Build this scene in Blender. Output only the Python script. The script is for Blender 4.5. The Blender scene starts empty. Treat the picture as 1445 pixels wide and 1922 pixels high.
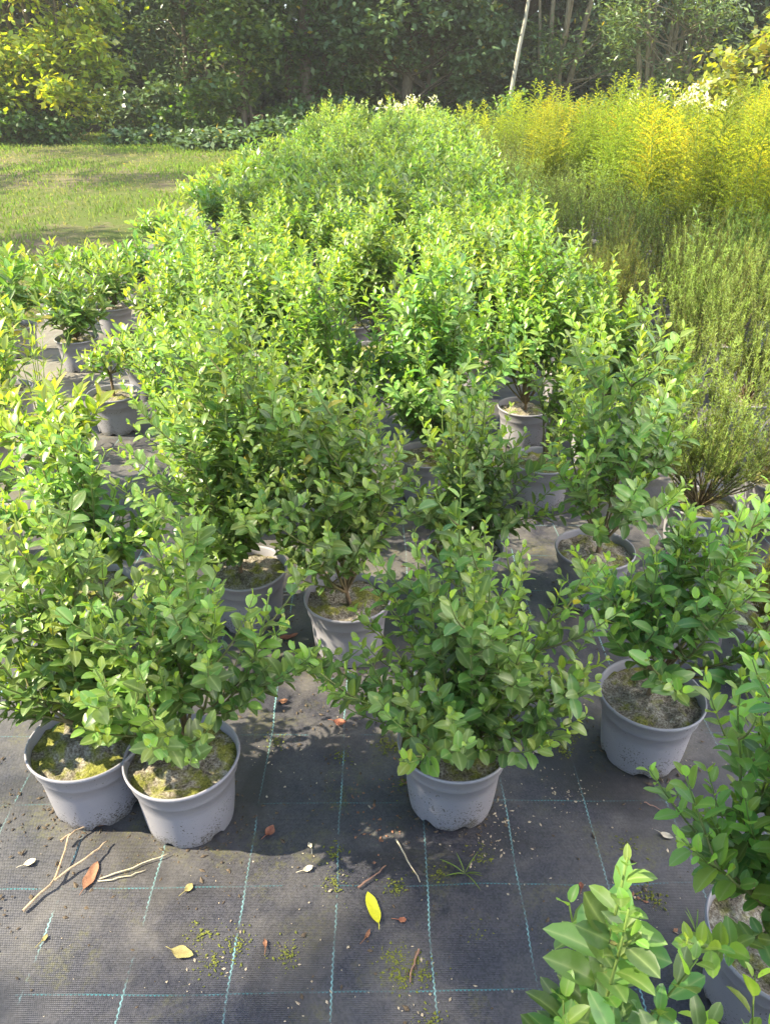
import bpy, math, random
import numpy as np
from mathutils import Vector, noise

R = math.radians
scene = bpy.context.scene
COL = scene.collection

# ------------------------------------------------------------------ camera, sky, sun, exposure
CAM_H = 1.5
cam_d = bpy.data.cameras.new('camera')
cam = bpy.data.objects.new('camera', cam_d)
COL.objects.link(cam)
cam.location = (0, 0, CAM_H)
cam.rotation_euler = (R(90 - 28.7), 0, R(-0.59))
cam_d.sensor_fit = 'VERTICAL'
cam_d.sensor_height = 36.0
cam_d.lens = 1445 / 1922 * 36.0
cam_d.clip_start = 0.02
cam_d.clip_end = 500
scene.camera = cam

SUN_EL, SUN_AZ = 42.0, -93.0            # azimuth from +Y, clockwise: the sun stands to the left
world = bpy.data.worlds.new('World')
scene.world = world
world.use_nodes = True
wn = world.node_tree
bg = wn.nodes['Background']
sky = wn.nodes.new('ShaderNodeTexSky')
sky.sky_type = 'NISHITA'
sky.sun_disc = False
sky.sun_elevation = R(SUN_EL)
sky.sun_rotation = R(-SUN_AZ)
sky.dust_density = 2.0
wn.links.new(sky.outputs[0], bg.inputs[0])
bg.inputs[1].default_value = 0.15

sun_d = bpy.data.lights.new('sun', 'SUN')
sun = bpy.data.objects.new('sun', sun_d)
COL.objects.link(sun)
sun_d.energy = 4.8
sun_d.angle = R(0.6)
sun_d.color = (1.0, 0.90, 0.68)
SUNV = Vector((math.sin(R(SUN_AZ)) * math.cos(R(SUN_EL)), math.cos(R(SUN_AZ)) * math.cos(R(SUN_EL)), math.sin(R(SUN_EL))))
sun.rotation_euler = SUNV.to_track_quat('Z', 'Y').to_euler()
sun.location = SUNV * 40

scene.view_settings.view_transform = 'Standard'
scene.view_settings.look = 'None'
scene.view_settings.exposure = 1.85
scene.view_settings.gamma = 1.0
scene.render.engine = 'CYCLES'
cy = scene.cycles
cy.max_bounces = 7
cy.diffuse_bounces = 4
cy.glossy_bounces = 2
cy.transmission_bounces = 4
cy.sample_clamp_indirect = 6.0
cy.caustics_reflective = False
cy.caustics_refractive = False

# ------------------------------------------------------------------ helpers
def tz(y):
    """height of the ground: level near the camera, rising gently behind"""
    t = y - 5.0
    if t <= 0: return 0.0
    if t < 2: return 0.03 * t * t / 4
    if y > 40: return 0.03 * (34.0)
    return 0.03 * (t - 1.0)
tzv = np.vectorize(tz)

class MB:
    """gathers vertices, faces and vertex colours; builds ONE mesh"""
    def __init__(s): s.v, s.f, s.c, s.m, s.n = [], [], [], [], 0
    def add(s, v, f, c=(0, 0, 0), m=0):
        v = np.asarray(v, dtype=np.float32).reshape(-1, 3)
        c = np.asarray(c, dtype=np.float32)
        if c.ndim == 1: c = np.tile(c, (len(v), 1))
        if c.shape[1] == 3: c = np.concatenate([c, np.zeros((len(c), 1), np.float32)], 1)
        fs = f if isinstance(f, list) else [f]
        for a in fs:
            a = np.asarray(a, dtype=np.int32)
            if len(a): s.f.append(a + s.n); s.m.append(np.full(len(a), m, np.int32))
        s.v.append(v); s.c.append(c); s.n += len(v)
    def mesh(s, name, mats, smooth=True):
        me = bpy.data.meshes.new(name)
        v = np.concatenate(s.v); c = np.concatenate(s.c)
        tot = np.concatenate([np.full(len(a), a.shape[1], np.int32) for a in s.f])
        lp = np.concatenate([a.ravel() for a in s.f]).astype(np.int32)
        st = np.concatenate([[0], np.cumsum(tot)[:-1]]).astype(np.int32)
        me.vertices.add(len(v)); me.vertices.foreach_set('co', v.ravel())
        me.loops.add(len(lp)); me.loops.foreach_set('vertex_index', lp)
        me.polygons.add(len(tot)); me.polygons.foreach_set('loop_start', st)
        me.polygons.foreach_set('material_index', np.concatenate(s.m))
        me.polygons.foreach_set('use_smooth', np.full(len(tot), smooth))
        me.update(calc_edges=True)
        at = me.attributes.new('tone', 'FLOAT_COLOR', 'POINT')
        at.data.foreach_set('color', c.astype(np.float32).ravel())
        for x in (mats if isinstance(mats, (list, tuple)) else [mats]): me.materials.append(x)
        me.validate()
        return me
    def build(s, name, mats, parent=None, smooth=True):
        return link(name, s.mesh(name, mats, smooth), parent)

def link(name, me, parent=None):
    o = bpy.data.objects.new(name, me)
    COL.objects.link(o)
    if parent is not None: o.parent = parent
    return o

def tag(o, label=None, cat=None, group=None, kind=None):
    if label: o['label'] = label
    if cat: o['category'] = cat
    if group: o['group'] = group
    if kind: o['kind'] = kind
    return o

def thing(name, label, cat, loc=(0, 0, 0), rz=0.0, group=None):
    o = bpy.data.objects.new(name, None)
    o.empty_display_size = 0.1
    COL.objects.link(o)
    o.location = loc
    o.rotation_euler = (0, 0, rz)
    return tag(o, label, cat, group)

def unit(a): return a / np.maximum(np.linalg.norm(a, axis=-1, keepdims=True), 1e-9)

def bez(p0, p1, p2, n):
    t = np.linspace(0, 1, n)[:, None]
    return (1 - t) ** 2 * p0 + 2 * t * (1 - t) * p1 + t * t * p2

def tube(mb, pts, r0, r1, seg=5, c0=(0, 0, 0), c1=None, m=0, power=1.0):
    pts = np.asarray(pts, dtype=np.float64); n = len(pts)
    tan = unit(np.gradient(pts, axis=0))
    ref = np.array([0.31, 0.87, 0.37]); a = unit(np.cross(tan, ref)); b = np.cross(tan, a)
    t = np.linspace(0, 1, n)
    r = (r0 + (r1 - r0) * t ** power)[:, None, None]
    ang = np.arange(seg) * 2 * math.pi / seg
    v = pts[:, None] + r * (a[:, None] * np.cos(ang)[None, :, None] + b[:, None] * np.sin(ang)[None, :, None])
    i = np.arange(n - 1)[:, None] * seg; j = np.arange(seg)[None]; k = (j + 1) % seg
    f = np.stack([i + j, i + k, i + seg + k, i + seg + j], -1).reshape(-1, 4)
    c1 = c0 if c1 is None else c1
    c = (np.asarray(c0)[None] * (1 - t[:, None]) + np.asarray(c1)[None] * t[:, None]).repeat(seg, 0)
    cap = np.array([list(range((n - 1) * seg, n * seg))])
    mb.add(v.reshape(-1, 3), [f, cap], c, m)

SHAPES = {'privet': ([.13, .38, .66, .89], [.62, .98, .93, .52]),
          'round': ([.14, .38, .66, .88], [.78, 1, .88, .52]),
          'lance': ([.15, .40, .66, .88], [.50, 1, .86, .40])}

def leaves(mb, p, d, n, L, W, fold, bend, tone, shape='privet', lod=0, m=0):
    """many leaves at once: p base, d axis, n upper normal; tone (N,3)"""
    N = len(p)
    if N == 0: return
    d = unit(d); s = unit(np.cross(d, n)); n = np.cross(s, d)
    L = np.broadcast_to(L, N)[:, None]; W = np.broadcast_to(W, N)[:, None]
    fold = np.broadcast_to(fold, N)[:, None]; bend = np.broadcast_to(bend, N)[:, None]
    P = lambda t, sd, w: p + d * L * t * (1 - .25 * bend * bend * t) - n * bend * L * t * t + s * sd * W * .5 * w + n * abs(sd) * fold * W * .5 * w
    if lod == 0: ts, ws = SHAPES[shape]
    elif lod == 1: ts, ws = [.45], [1.0]
    rows = [P(0.0, 0, 0)]
    for t, w in zip(ts, ws): rows += [P(t, -1, w), P(t, 0, 0), P(t, 1, w)]
    rows.append(P(1.0, 0, 0))
    v = np.stack(rows, 1); K = v.shape[1]
    tri = [[0, 2, 1], [0, 3, 2]]; quad = []
    for i in range(len(ts) - 1):
        a = 1 + 3 * i
        quad += [[a, a + 1, a + 4, a + 3], [a + 1, a + 2, a + 5, a + 4]]
    a = 1 + 3 * (len(ts) - 1)
    tri += [[a, a + 1, K - 1], [a + 1, a + 2, K - 1]]
    off = (np.arange(N) * K)[:, None, None]
    fs = [(off + np.array(tri)[None]).reshape(-1, 3)]
    if quad: fs.append((off + np.array(quad)[None]).reshape(-1, 4))
    rib = np.zeros(K); rib[0] = rib[-1] = 1; rib[2::3] = 1
    mb.add(v.reshape(-1, 3), fs, np.concatenate([np.repeat(tone, K, 0), np.tile(rib, N)[:, None]], 1), m)

def diamonds(mb, p, d, n, L, W, tone, m=0):
    """cheap four-cornered leaves for far crowns and needles"""
    N = len(p); d = unit(d); s = unit(np.cross(d, n))
    L = np.broadcast_to(L, N)[:, None]; W = np.broadcast_to(W, N)[:, None]
    nn = np.cross(s, d)
    v = np.stack([p, p + d * L * .45 - s * W * .5 + nn * W * .12, p + d * L, p + d * L * .45 + s * W * .5 + nn * W * .12], 1)
    f = (np.arange(N) * 4)[:, None] + np.arange(4)[None]
    mb.add(v.reshape(-1, 3), f, np.repeat(tone, 4, 0), m)

# ------------------------------------------------------------------ materials
class NT:
    def __init__(s, name):
        s.mat = bpy.data.materials.new(name); s.mat.use_nodes = True
        s.t = s.mat.node_tree; s.t.nodes.clear()
        s.out = s.t.nodes.new('ShaderNodeOutputMaterial')
    def n(s, typ, **kw):
        x = s.t.nodes.new(typ)
        for k, v in kw.items():
            if k == 'inp':
                for a, b in v.items(): s.set(x.inputs[a], b)
            else: setattr(x, k, v)
        return x
    def set(s, sock, v):
        if isinstance(v, bpy.types.NodeSocket): s.t.links.new(v, sock)
        else: sock.default_value = v
    def math(s, op, a, b=0.5, c=None, clamp=False):
        x = s.n('ShaderNodeMath', operation=op, use_clamp=clamp)
        s.set(x.inputs[0], a); s.set(x.inputs[1], b)
        if c is not None: s.set(x.inputs[2], c)
        return x.outputs[0]
    def mix(s, f, a, b, blend='MIX'):
        x = s.n('ShaderNodeMix', data_type='RGBA', blend_type=blend, clamp_factor=True)
        s.set(x.inputs[0], f); s.set(x.inputs[6], a); s.set(x.inputs[7], b)
        return x.outputs[2]
    def ramp(s, f, stops):
        x = s.n('ShaderNodeValToRGB'); e = x.color_ramp.elements
        while len(e) < len(stops): e.new(0.5)
        for el, (p, c) in zip(e, stops):
            el.position = p; el.color = c if len(c) == 4 else (*c, 1)
        s.set(x.inputs[0], f); return x.outputs[0]
    def noise(s, vec, scale, detail=4, rough=.55, dist=0.0):
        x = s.n('ShaderNodeTexNoise'); s.set(x.inputs['Vector'], vec)
        x.inputs['Scale'].default_value = scale; x.inputs['Detail'].default_value = detail
        x.inputs['Roughness'].default_value = rough; x.inputs['Distortion'].default_value = dist
        return x.outputs[0]
    def obj(s): return s.n('ShaderNodeTexCoord').outputs['Object']
    def sep(s, v):
        x = s.n('ShaderNodeSeparateXYZ'); s.set(x.inputs[0], v); return x.outputs
    def tone(s):
        x = s.n('ShaderNodeAttribute', attribute_name='tone')
        y = s.n('ShaderNodeSeparateColor'); s.t.links.new(x.outputs['Color'], y.inputs[0]); s.rib = x.outputs['Alpha']; return y.outputs
    def bump(s, h, strength=.3, dist=.01):
        x = s.n('ShaderNodeBump'); s.set(x.inputs['Height'], h)
        x.inputs['Strength'].default_value = strength; x.inputs['Distance'].default_value = dist
        return x.outputs[0]
    def pbr(s, base, rough=.6, normal=None, spec=.5, **kw):
        x = s.n('ShaderNodeBsdfPrincipled')
        s.set(x.inputs['Base Color'], base); s.set(x.inputs['Roughness'], rough)
        s.set(x.inputs['Specular IOR Level'], spec)
        if normal is not None: s.set(x.inputs['Normal'], normal)
        for k, v in kw.items(): s.set(x.inputs[k], v)
        return x.outputs[0]
    def done(s, sh): s.t.links.new(sh, s.out.inputs[0]); return s.mat

def rgb(*c): return (*c, 1.0)

def leaf_mat(name, old, mid, young, trans=.38, rough=.36, spec=.5, under=.35, tcol=1.0, yellow=None):
    """tone.r: age of the leaf, tone.g: chance per leaf, tone.b: withered"""
    t = NT(name); r, g, b = t.tone()
    base = t.ramp(r, [(0.0, old), (.5, mid), (1.0, young)])
    h = t.n('ShaderNodeHueSaturation')
    t.set(h.inputs['Hue'], t.math('MULTIPLY_ADD', g, .05, .475)); t.set(h.inputs['Value'], t.math('MULTIPLY_ADD', g, .7, .65))
    h.inputs['Saturation'].default_value = 1.0
    rnd = t.n('ShaderNodeObjectInfo').outputs['Random']
    t.set(h.inputs['Color'], base); col = h.outputs[0]
    h2 = t.n('ShaderNodeHueSaturation'); t.set(h2.inputs['Hue'], t.math('MULTIPLY_ADD', rnd, .024, .488))
    t.set(h2.inputs['Value'], t.math('MULTIPLY_ADD', rnd, .30, .85)); t.set(h2.inputs['Color'], col); col = h2.outputs[0]
    col = t.mix(b, col, yellow or rgb(.45, .33, .03))
    vein = t.noise(t.obj(), 160, 2)
    col = t.mix(t.math('MULTIPLY', vein, .25), col, t.mix(.5, col, rgb(.35, .45, .22)))
    mid = t.math('POWER', t.rib, 7.0); col = t.mix(t.math('MULTIPLY', mid, .55), col, rgb(.38, .46, .20))
    spot = t.math('MULTIPLY', t.math('SUBTRACT', t.noise(t.obj(), 55, 3, .6), .68), 14, clamp=True); col = t.mix(t.math('MULTIPLY', spot, .6), col, rgb(.20, .17, .06))
    back = t.n('ShaderNodeNewGeometry').outputs['Backfacing']
    front = col
    col = t.mix(t.math('MULTIPLY', back, under), front, rgb(.20, .30, .13))
    p = t.pbr(col, rough, spec=spec, normal=t.bump(t.noise(t.obj(), 90, 2), .12, .002))
    tr = t.n('ShaderNodeBsdfTranslucent')
    tc = t.mix(1.0, front, rgb(2.1 * tcol, 2.0 * tcol, .55), 'MULTIPLY')
    t.set(tr.inputs[0], tc)
    mx = t.n('ShaderNodeMixShader', inp={0: trans}); t.set(mx.inputs[1], p); t.set(mx.inputs[2], tr.outputs[0])
    return t.done(mx.outputs[0])

M = {}
M['privet'] = leaf_mat('privet_leaf', rgb(.078, .155, .044), rgb(.135, .238, .048), rgb(.30, .42, .055))
M['glossy'] = leaf_mat('glossy_leaf', rgb(.045, .125, .030), rgb(.12, .24, .030), rgb(.30, .38, .03), rough=.3, spec=.6)
M['heath'] = leaf_mat('heath_needles', rgb(.055, .075, .018), rgb(.120, .155, .026), rgb(.25, .34, .075), trans=.30, rough=.6, spec=.2, under=0, yellow=rgb(.30, .13, .03))
M['rod'] = leaf_mat('goldenrod_leaf', rgb(.11, .16, .028), rgb(.19, .25, .03), rgb(.28, .32, .035), trans=.4, rough=.6, spec=.2, under=.1)
M['plume'] = leaf_mat('goldenrod_floret', rgb(.20, .25, .025), rgb(.33, .36, .03), rgb(.58, .53, .035), trans=.42, rough=.7, spec=.1, under=0)
M['tree_green'] = leaf_mat('broad_leaf', rgb(.040, .085, .020), rgb(.075, .14, .025), rgb(.20, .27, .03), trans=.42)
M['tree_yellow'] = leaf_mat('hazel_leaf', rgb(.10, .15, .018), rgb(.23, .28, .02), rgb(.52, .46, .03), trans=.5)
M['tree_dark'] = leaf_mat('dark_leaf', rgb(.032, .066, .026), rgb(.056, .105, .036), rgb(.095, .160, .050), trans=.22, rough=.35)
M['tree_willow'] = leaf_mat('willow_leaf', rgb(.06, .105, .040), rgb(.10, .155, .055), rgb(.19, .25, .06), trans=.35)
M['grass'] = leaf_mat('grass_blade', rgb(.080, .135, .024), rgb(.125, .190, .032), rgb(.19, .270, .035), trans=.28, rough=.6, spec=.2, under=0, yellow=rgb(.36, .30, .14))
M['white_flower'] = leaf_mat('white_flower', rgb(.55, .55, .45), rgb(.68, .68, .60), rgb(.8, .8, .74), trans=.3, rough=.8, spec=.1, under=0)

def bark_mat(name, c0, c1, tip=None, scale=30):
    t = NT(name); o = t.obj(); r, g, b = t.tone()
    mp = t.n('ShaderNodeMapping'); t.set(mp.inputs[0], o); mp.inputs['Scale'].default_value = (1, 1, .25)
    nz = t.noise(mp.outputs[0], scale, 5)
    col = t.ramp(nz, [(.3, c0), (.7, c1)])
    if tip: col = t.mix(r, col, tip)
    return t.done(t.pbr(col, .8, t.bump(nz, .5, .01), spec=.2))
M['stem'] = bark_mat('privet_stem', rgb(.10, .065, .038), rgb(.24, .165, .10), rgb(.16, .24, .05), 120)
M['bark'] = bark_mat('tree_bark', rgb(.07, .052, .035), rgb(.19, .15, .10))
M['bark_pale'] = bark_mat('pale_bark', rgb(.22, .20, .15), rgb(.48, .45, .36))
M['bark_willow'] = bark_mat('willow_bark', rgb(.15, .12, .07), rgb(.34, .28, .18))

def pot_mat():
    t = NT('grey_pot_plastic'); o = t.obj(); x, y, z = t.sep(o)
    rnd = t.n('ShaderNodeObjectInfo').outputs['Random']
    sh = t.n('ShaderNodeVectorMath', operation='ADD'); t.set(sh.inputs[0], o)
    cmb = t.n('ShaderNodeCombineXYZ'); t.set(cmb.inputs[0], t.math('MULTIPLY', rnd, 37.0)); t.set(cmb.inputs[1], t.math('MULTIPLY', rnd, 11.0))
    t.set(sh.inputs[1], cmb.outputs[0]); v = sh.outputs[0]
    fine = t.noise(v, 210, 4, .65); big = t.noise(v, 11, 5, .65, .6); mid = t.noise(v, 420, 1, .5)
    low = t.math('SUBTRACT', 1.0, t.math('DIVIDE', z, t.math('MULTIPLY_ADD', rnd, .16, .05)), clamp=True)       # splashed soil lies thicker near the foot
    thr = t.math('SUBTRACT', t.math('MULTIPLY_ADD', rnd, .06, .66), t.math('MULTIPLY', low, .16))
    thr = t.math('SUBTRACT', thr, t.math('MULTIPLY', t.math('SUBTRACT', big, .5), .55))
    sp = t.math('MULTIPLY', t.math('SUBTRACT', fine, thr), 22, clamp=True)
    cake = t.math('MULTIPLY', t.math('SUBTRACT', t.math('ADD', t.math('MULTIPLY', low, .55), big), .95), 6, clamp=True)
    cake = t.math('MULTIPLY', cake, t.math('MULTIPLY', t.math('SUBTRACT', mid, .25), 3, clamp=True))
    base = t.mix(big, rgb(.225, .218, .252), rgb(.285, .275, .300))
    base = t.mix(t.math('MULTIPLY', t.noise(v, 40, 4), .25), base, rgb(.42, .39, .34))
    col = t.mix(sp, base, rgb(.075, .062, .050)); col = t.mix(cake, col, rgb(.10, .085, .062))
    ro = t.math('MULTIPLY_ADD', t.math('MAXIMUM', sp, cake), .35, .50)
    return t.done(t.pbr(col, ro, t.bump(t.math('ADD', sp, cake), .25, .003), spec=.4))
M['pot'] = pot_mat()

def soil_mat():
    t = NT('potting_soil'); o = t.obj(); rnd = t.n('ShaderNodeObjectInfo').outputs['Random']
    sh = t.n('ShaderNodeVectorMath', operation='ADD'); t.set(sh.inputs[0], o)
    cmb = t.n('ShaderNodeCombineXYZ'); t.set(cmb.inputs[0], t.math('MULTIPLY', rnd, 53.0)); t.set(sh.inputs[1], cmb.outputs[0]); v = sh.outputs[0]
    a = t.noise(v, 14, 5, .65, .4); f = t.noise(v, 190, 4, .7)
    q = t.noise(v, 26, 5, .7, .8)
    f = t.math('ADD', t.math('MULTIPLY', f, .55), t.math('MULTIPLY', q, .45))
    col = t.ramp(f, [(.38, rgb(.050, .040, .030)), (.50, rgb(.21, .18, .135)), (.64, rgb(.46, .43, .36))])
    moss = t.ramp(f, [(.38, rgb(.06, .07, .015)), (.64, rgb(.33, .32, .075))])
    mk = t.math('MULTIPLY', t.math('SUBTRACT', a, t.math('MULTIPLY_ADD', rnd, .12, .42)), 9, clamp=True)
    col = t.mix(mk, col, moss)
    return t.done(t.pbr(col, .95, t.bump(t.math('ADD', f, a), .9, .008), spec=.1))
M['soil'] = soil_mat()

LINE_X0, LINE_DX, LINE_Y0, LINE_DY = -0.092, 0.194, 0.838, 0.2203
def fabric_mat():
    t = NT('woven_ground_fabric'); o = t.obj(); x, y, z = t.sep(o)
    # woven tapes: ribs 4 mm apart, offset every other column
    rowf = t.math('DIVIDE', y, .0036); row = t.math('FLOOR', rowf); fy = t.math('FRACT', rowf)
    colf = t.math('ADD', t.math('DIVIDE', x, .0036), t.math('MULTIPLY', row, .5)); fx = t.math('FRACT', colf)
    ribs = t.math('MULTIPLY', t.math('SINE', t.math('MULTIPLY', fy, math.pi)), t.math('MULTIPLY_ADD', t.math('SINE', t.math('MULTIPLY', fx, math.pi)), .55, .45))
    big = t.noise(o, 2.1, 5, .6, .3); mid = t.noise(o, 9, 5, .65, .3); fine = t.noise(o, 130, 4, .7); grit = t.noise(o, 420, 2, .6)
    cell = t.n('ShaderNodeTexWhiteNoise', noise_dimensions='2D'); cv = t.n('ShaderNodeCombineXYZ')
    t.set(cv.inputs[0], t.math('FLOOR', colf)); t.set(cv.inputs[1], row); t.set(cell.inputs[0], cv.outputs[0])
    base = t.mix(t.math('MULTIPLY', cell.outputs[0], .8), rgb(.022, .022, .029), rgb(.060, .058, .070))
    # tracer lines, wavy like a twisted thread
    wob = t.math('MULTIPLY', t.math('SUBTRACT', t.noise(o, 3.0, 2), .5), .020)
    def line(c, along, c0, dc, amp, freq, wid):
        zig = t.math('MULTIPLY', t.math('SINE', t.math('MULTIPLY', along, freq)), amp)
        u = t.math('ADD', t.math('ADD', t.math('SUBTRACT', c, c0), wob), zig)
        u = t.math('DIVIDE', u, dc); u = t.math('SUBTRACT', u, t.math('ROUND', u))
        u = t.math('MULTIPLY', t.math('ABSOLUTE', u), dc)
        return t.math('MULTIPLY', t.math('SUBTRACT', wid, u), 1500, clamp=True)
    v1 = line(x, y, LINE_X0, LINE_DX, .0010, 560, .0019)
    h1 = line(y, x, LINE_Y0, LINE_DY, .0007, 800, .0017)
    dash_v = t.math('MULTIPLY_ADD', t.math('SINE', t.math('MULTIPLY', y, 560)), .25, .75)
    dash_h = t.math('MULTIPLY_ADD', t.math('SINE', t.math('MULTIPLY', x, 800)), .35, .55)
    worn = t.math('MULTIPLY', t.math('SUBTRACT', .60, mid), 5, clamp=True)
    ln = t.math('MAXIMUM', t.math('MULTIPLY', v1, dash_v), t.math('MULTIPLY', h1, dash_h))
    ln = t.math('MULTIPLY', ln, worn)
    lc = t.mix(v1, rgb(.05, .22, .24), rgb(.22, .44, .44))
    # dust, dirt and algae lying on the weave
    dust = t.math('MULTIPLY', t.math('SUBTRACT', t.math('ADD', t.math('MULTIPLY', big, .8), t.math('MULTIPLY', mid, .5)), .58), 2.8, clamp=True)
    back = t.math('MULTIPLY', t.math('SUBTRACT', y, 1.15), .75, clamp=True)     # walked less, so dirtier between the pots
    dust = t.math('MULTIPLY', dust, t.math('MULTIPLY_ADD', back, .42, .44))
    dust = t.math('MULTIPLY', dust, t.math('MULTIPLY_ADD', fine, .9, .45), clamp=True)
    lm = t.math('MAXIMUM', t.math('MULTIPLY', t.math('SUBTRACT', -1.0, x), 1.2), 0.0, clamp=True)
    dust = t.math('MAXIMUM', dust, t.math('MULTIPLY', lm, t.math('MULTIPLY_ADD', mid, .6, .35)), clamp=True)
    col = t.mix(ln, base, lc)
    col = t.mix(dust, col, t.mix(fine, rgb(.15, .135, .105), rgb(.38, .34, .28)))
    alg = t.math('MULTIPLY', t.math('SUBTRACT', t.noise(o, 5.3, 5, .7, .5), .53), 7, clamp=True)
    alg = t.math('MULTIPLY', alg, t.math('MULTIPLY', t.math('SUBTRACT', fine, .42), 6, clamp=True))
    col = t.mix(t.math('MULTIPLY', alg, .8), col, t.mix(grit, rgb(.06, .06, .018), rgb(.16, .15, .045)))
    wet = t.math('MULTIPLY', t.math('SUBTRACT', t.noise(o, 2.3, 5, .65, .8), .49), 6, clamp=True)
    col = t.mix(t.math('MULTIPLY', wet, .72), col, rgb(.020, .018, .017))
    ro = t.math('MULTIPLY_ADD', dust, .45, .40, clamp=True)
    hgt = t.math('ADD', t.math('MULTIPLY', ribs, t.math('SUBTRACT', 1.1, dust)), t.math('MULTIPLY', fine, .5))
    return t.done(t.pbr(col, ro, t.bump(hgt, .34, .0016), spec=.55))
M['fabric'] = fabric_mat()

def ground_mat():
    t = NT('earth_and_turf'); o = t.obj(); x, y, z = t.sep(o)
    a = t.noise(o, .45, 5, .6); b = t.noise(o, 5, 5, .7); f = t.noise(o, 60, 4, .7)
    turf = t.mix(f, rgb(.07, .10, .025), rgb(.16, .20, .05)); dry = t.mix(f, rgb(.12, .095, .06), rgb(.30, .24, .155))
    k = t.math('MULTIPLY', t.math('SUBTRACT', t.math('ADD', t.math('MULTIPLY', a, .6), t.math('MULTIPLY', b, .4)), .47), 8, clamp=True)
    col = t.mix(k, turf, dry)
    wood = t.math('MULTIPLY', t.math('SUBTRACT', t.math('ADD', y, t.math('MULTIPLY', b, 2.5)), 22.6), 1.2, clamp=True)
    col = t.mix(wood, col, t.mix(f, rgb(.035, .028, .018), rgb(.12, .09, .055)))
    return t.done(t.pbr(col, .95, t.bump(t.math('ADD', f, b), .8, .05), spec=.1))
M['ground'] = ground_mat()

def plain(name, c0, c1, rough=.8, scale=60, spec=.2):
    t = NT(name); nz = t.noise(t.obj(), scale, 4, .65)
    return t.done(t.pbr(t.ramp(nz, [(.3, c0), (.7, c1)]), rough, t.bump(nz, .4, .002), spec=spec))
M['leaf_brown'] = plain('dead_leaf_brown', rgb(.16, .075, .045), rgb(.33, .17, .10))
M['leaf_red'] = plain('dead_leaf_red', rgb(.20, .07, .045), rgb(.38, .17, .10))
M['leaf_pale'] = plain('dead_leaf_pale', rgb(.42, .36, .26), rgb(.66, .60, .47))
M['leaf_olive'] = plain('dead_leaf_olive', rgb(.22, .17, .07), rgb(.36, .33, .13))
M['leaf_yellow'] = plain('fallen_leaf_yellow', rgb(.42, .42, .03), rgb(.62, .60, .04), .5)
M['twig'] = plain('twig_bark', rgb(.26, .18, .11), rgb(.48, .37, .25), .8, 90)
M['twig_red'] = plain('twig_red_bark', rgb(.20, .11, .075), rgb(.36, .22, .16), .8, 90)
M['straw'] = plain('straw', rgb(.46, .38, .24), rgb(.62, .54, .38), .6, 90)
M['moss'] = plain('moss', rgb(.07, .085, .018), rgb(.22, .23, .05), 1.0, 200, .05)
M['grit_pale'] = plain('pale_grit', rgb(.26, .20, .13), rgb(.56, .47, .34))
M['grit_dark'] = plain('dark_crumbs', rgb(.05, .04, .03), rgb(.15, .11, .07))
M['petal'] = plain('orange_petal', rgb(.70, .34, .01), rgb(.85, .50, .02), .6)

# ------------------------------------------------------------------ ground, fabric, lawn
def sheet(name, xs, ys, mat, dz=0.0, wav=0.0):
    X, Y = np.meshgrid(xs, ys); Z = tzv(Y) + dz
    if wav:
        Z = Z + np.array([[wav * noise.noise((a * 3, b * 3, .3)) + wav * .6 * noise.noise((a * 9, b * 9, 4.3)) for a in xs] for b in ys])
    nx, ny = len(xs), len(ys)
    i = np.arange(ny - 1)[:, None] * nx + np.arange(nx - 1)[None]
    f = np.stack([i, i + 1, i + nx + 1, i + nx], -1).reshape(-1, 4)
    mb = MB(); mb.add(np.stack([X, Y, Z], -1).reshape(-1, 3), f)
    return tag(mb.build(name, mat), kind='structure')

sheet('ground', np.array([-160, -60, -30, -15, -8, -4, 0, 4, 8, 15, 30, 60, 160.]),
      np.concatenate([[-120, -40, -10, 0, 4], np.linspace(5, 41, 25), [60, 100, 200]]), M['ground'])
FAB_L, FAB_R, FAB_FAR = -2.45, 5.2, 18.2
sheet('ground_fabric', np.concatenate([np.linspace(FAB_L, -1.2, 20), np.linspace(-1.1, 1.6, 60), np.linspace(1.7, FAB_R, 20)]),
      np.concatenate([np.linspace(-2.5, 0.4, 10), np.linspace(.45, 3.2, 60), np.linspace(3.3, FAB_FAR, 80)]), M['fabric'], .012, .0038)

def grass_field(name, seed, boxes, label):
    rng = np.random.default_rng(seed); P = []
    for (x0, x1, y0, y1, n) in boxes:
        y = y0 + (y1 - y0) * rng.random(n) ** 1.35
        P.append(np.stack([x0 + (x1 - x0) * rng.random(n), y], 1))
    P = np.concatenate(P)
    den = np.array([.5 + .5 * noise.noise((a * .55, b * .55, 1.7)) + .25 * noise.noise((a * 2.2, b * 2.2, 9)) for a, b in P])
    keep = rng.random(len(P)) < np.clip(den * 1.9 - .30, .12, 1); P = P[keep]; den = den[keep]
    N = len(P); az = rng.random(N) * 6.283; lean = .15 + .55 * rng.random(N)
    d = np.stack([np.cos(az) * lean, np.sin(az) * lean, np.ones(N)], 1)
    nrm = np.stack([np.cos(az), np.sin(az), np.zeros(N)], 1) + .01
    L = (.03 + .07 * rng.random(N)) * (.4 + 1.0 * np.clip(den, 0, 1) ** 1.5); W = .006 + .0011 * P[:, 1]
    dry = np.clip((.53 - den) * 2.6 + rng.normal(0, .2, N), 0, .95)
    tone = np.stack([np.clip(den + rng.normal(0, .2, N), 0, 1), rng.random(N), dry], 1)
    mb = MB(); diamonds(mb, np.concatenate([P, tzv(P[:, 1])[:, None]], 1), d, np.cross(d, nrm), L, W, tone)
    return tag(mb.build(name, M['grass']), label, kind='stuff')
grass_field('lawn_grass', 3, [(-13, FAB_L + .05, 4.5, 23.0, 76000), (-5, FAB_L + .12, 3.2, 8, 16000)], 'short patchy lawn grass, green and dried, beside the potted plants')
grass_field('meadow_grass', 4, [(FAB_R, 14, 5, 21.5, 30000), (-3, FAB_R, 18.2, 21.5, 9000)], 'bright rough grass beyond the goldenrod')

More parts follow.
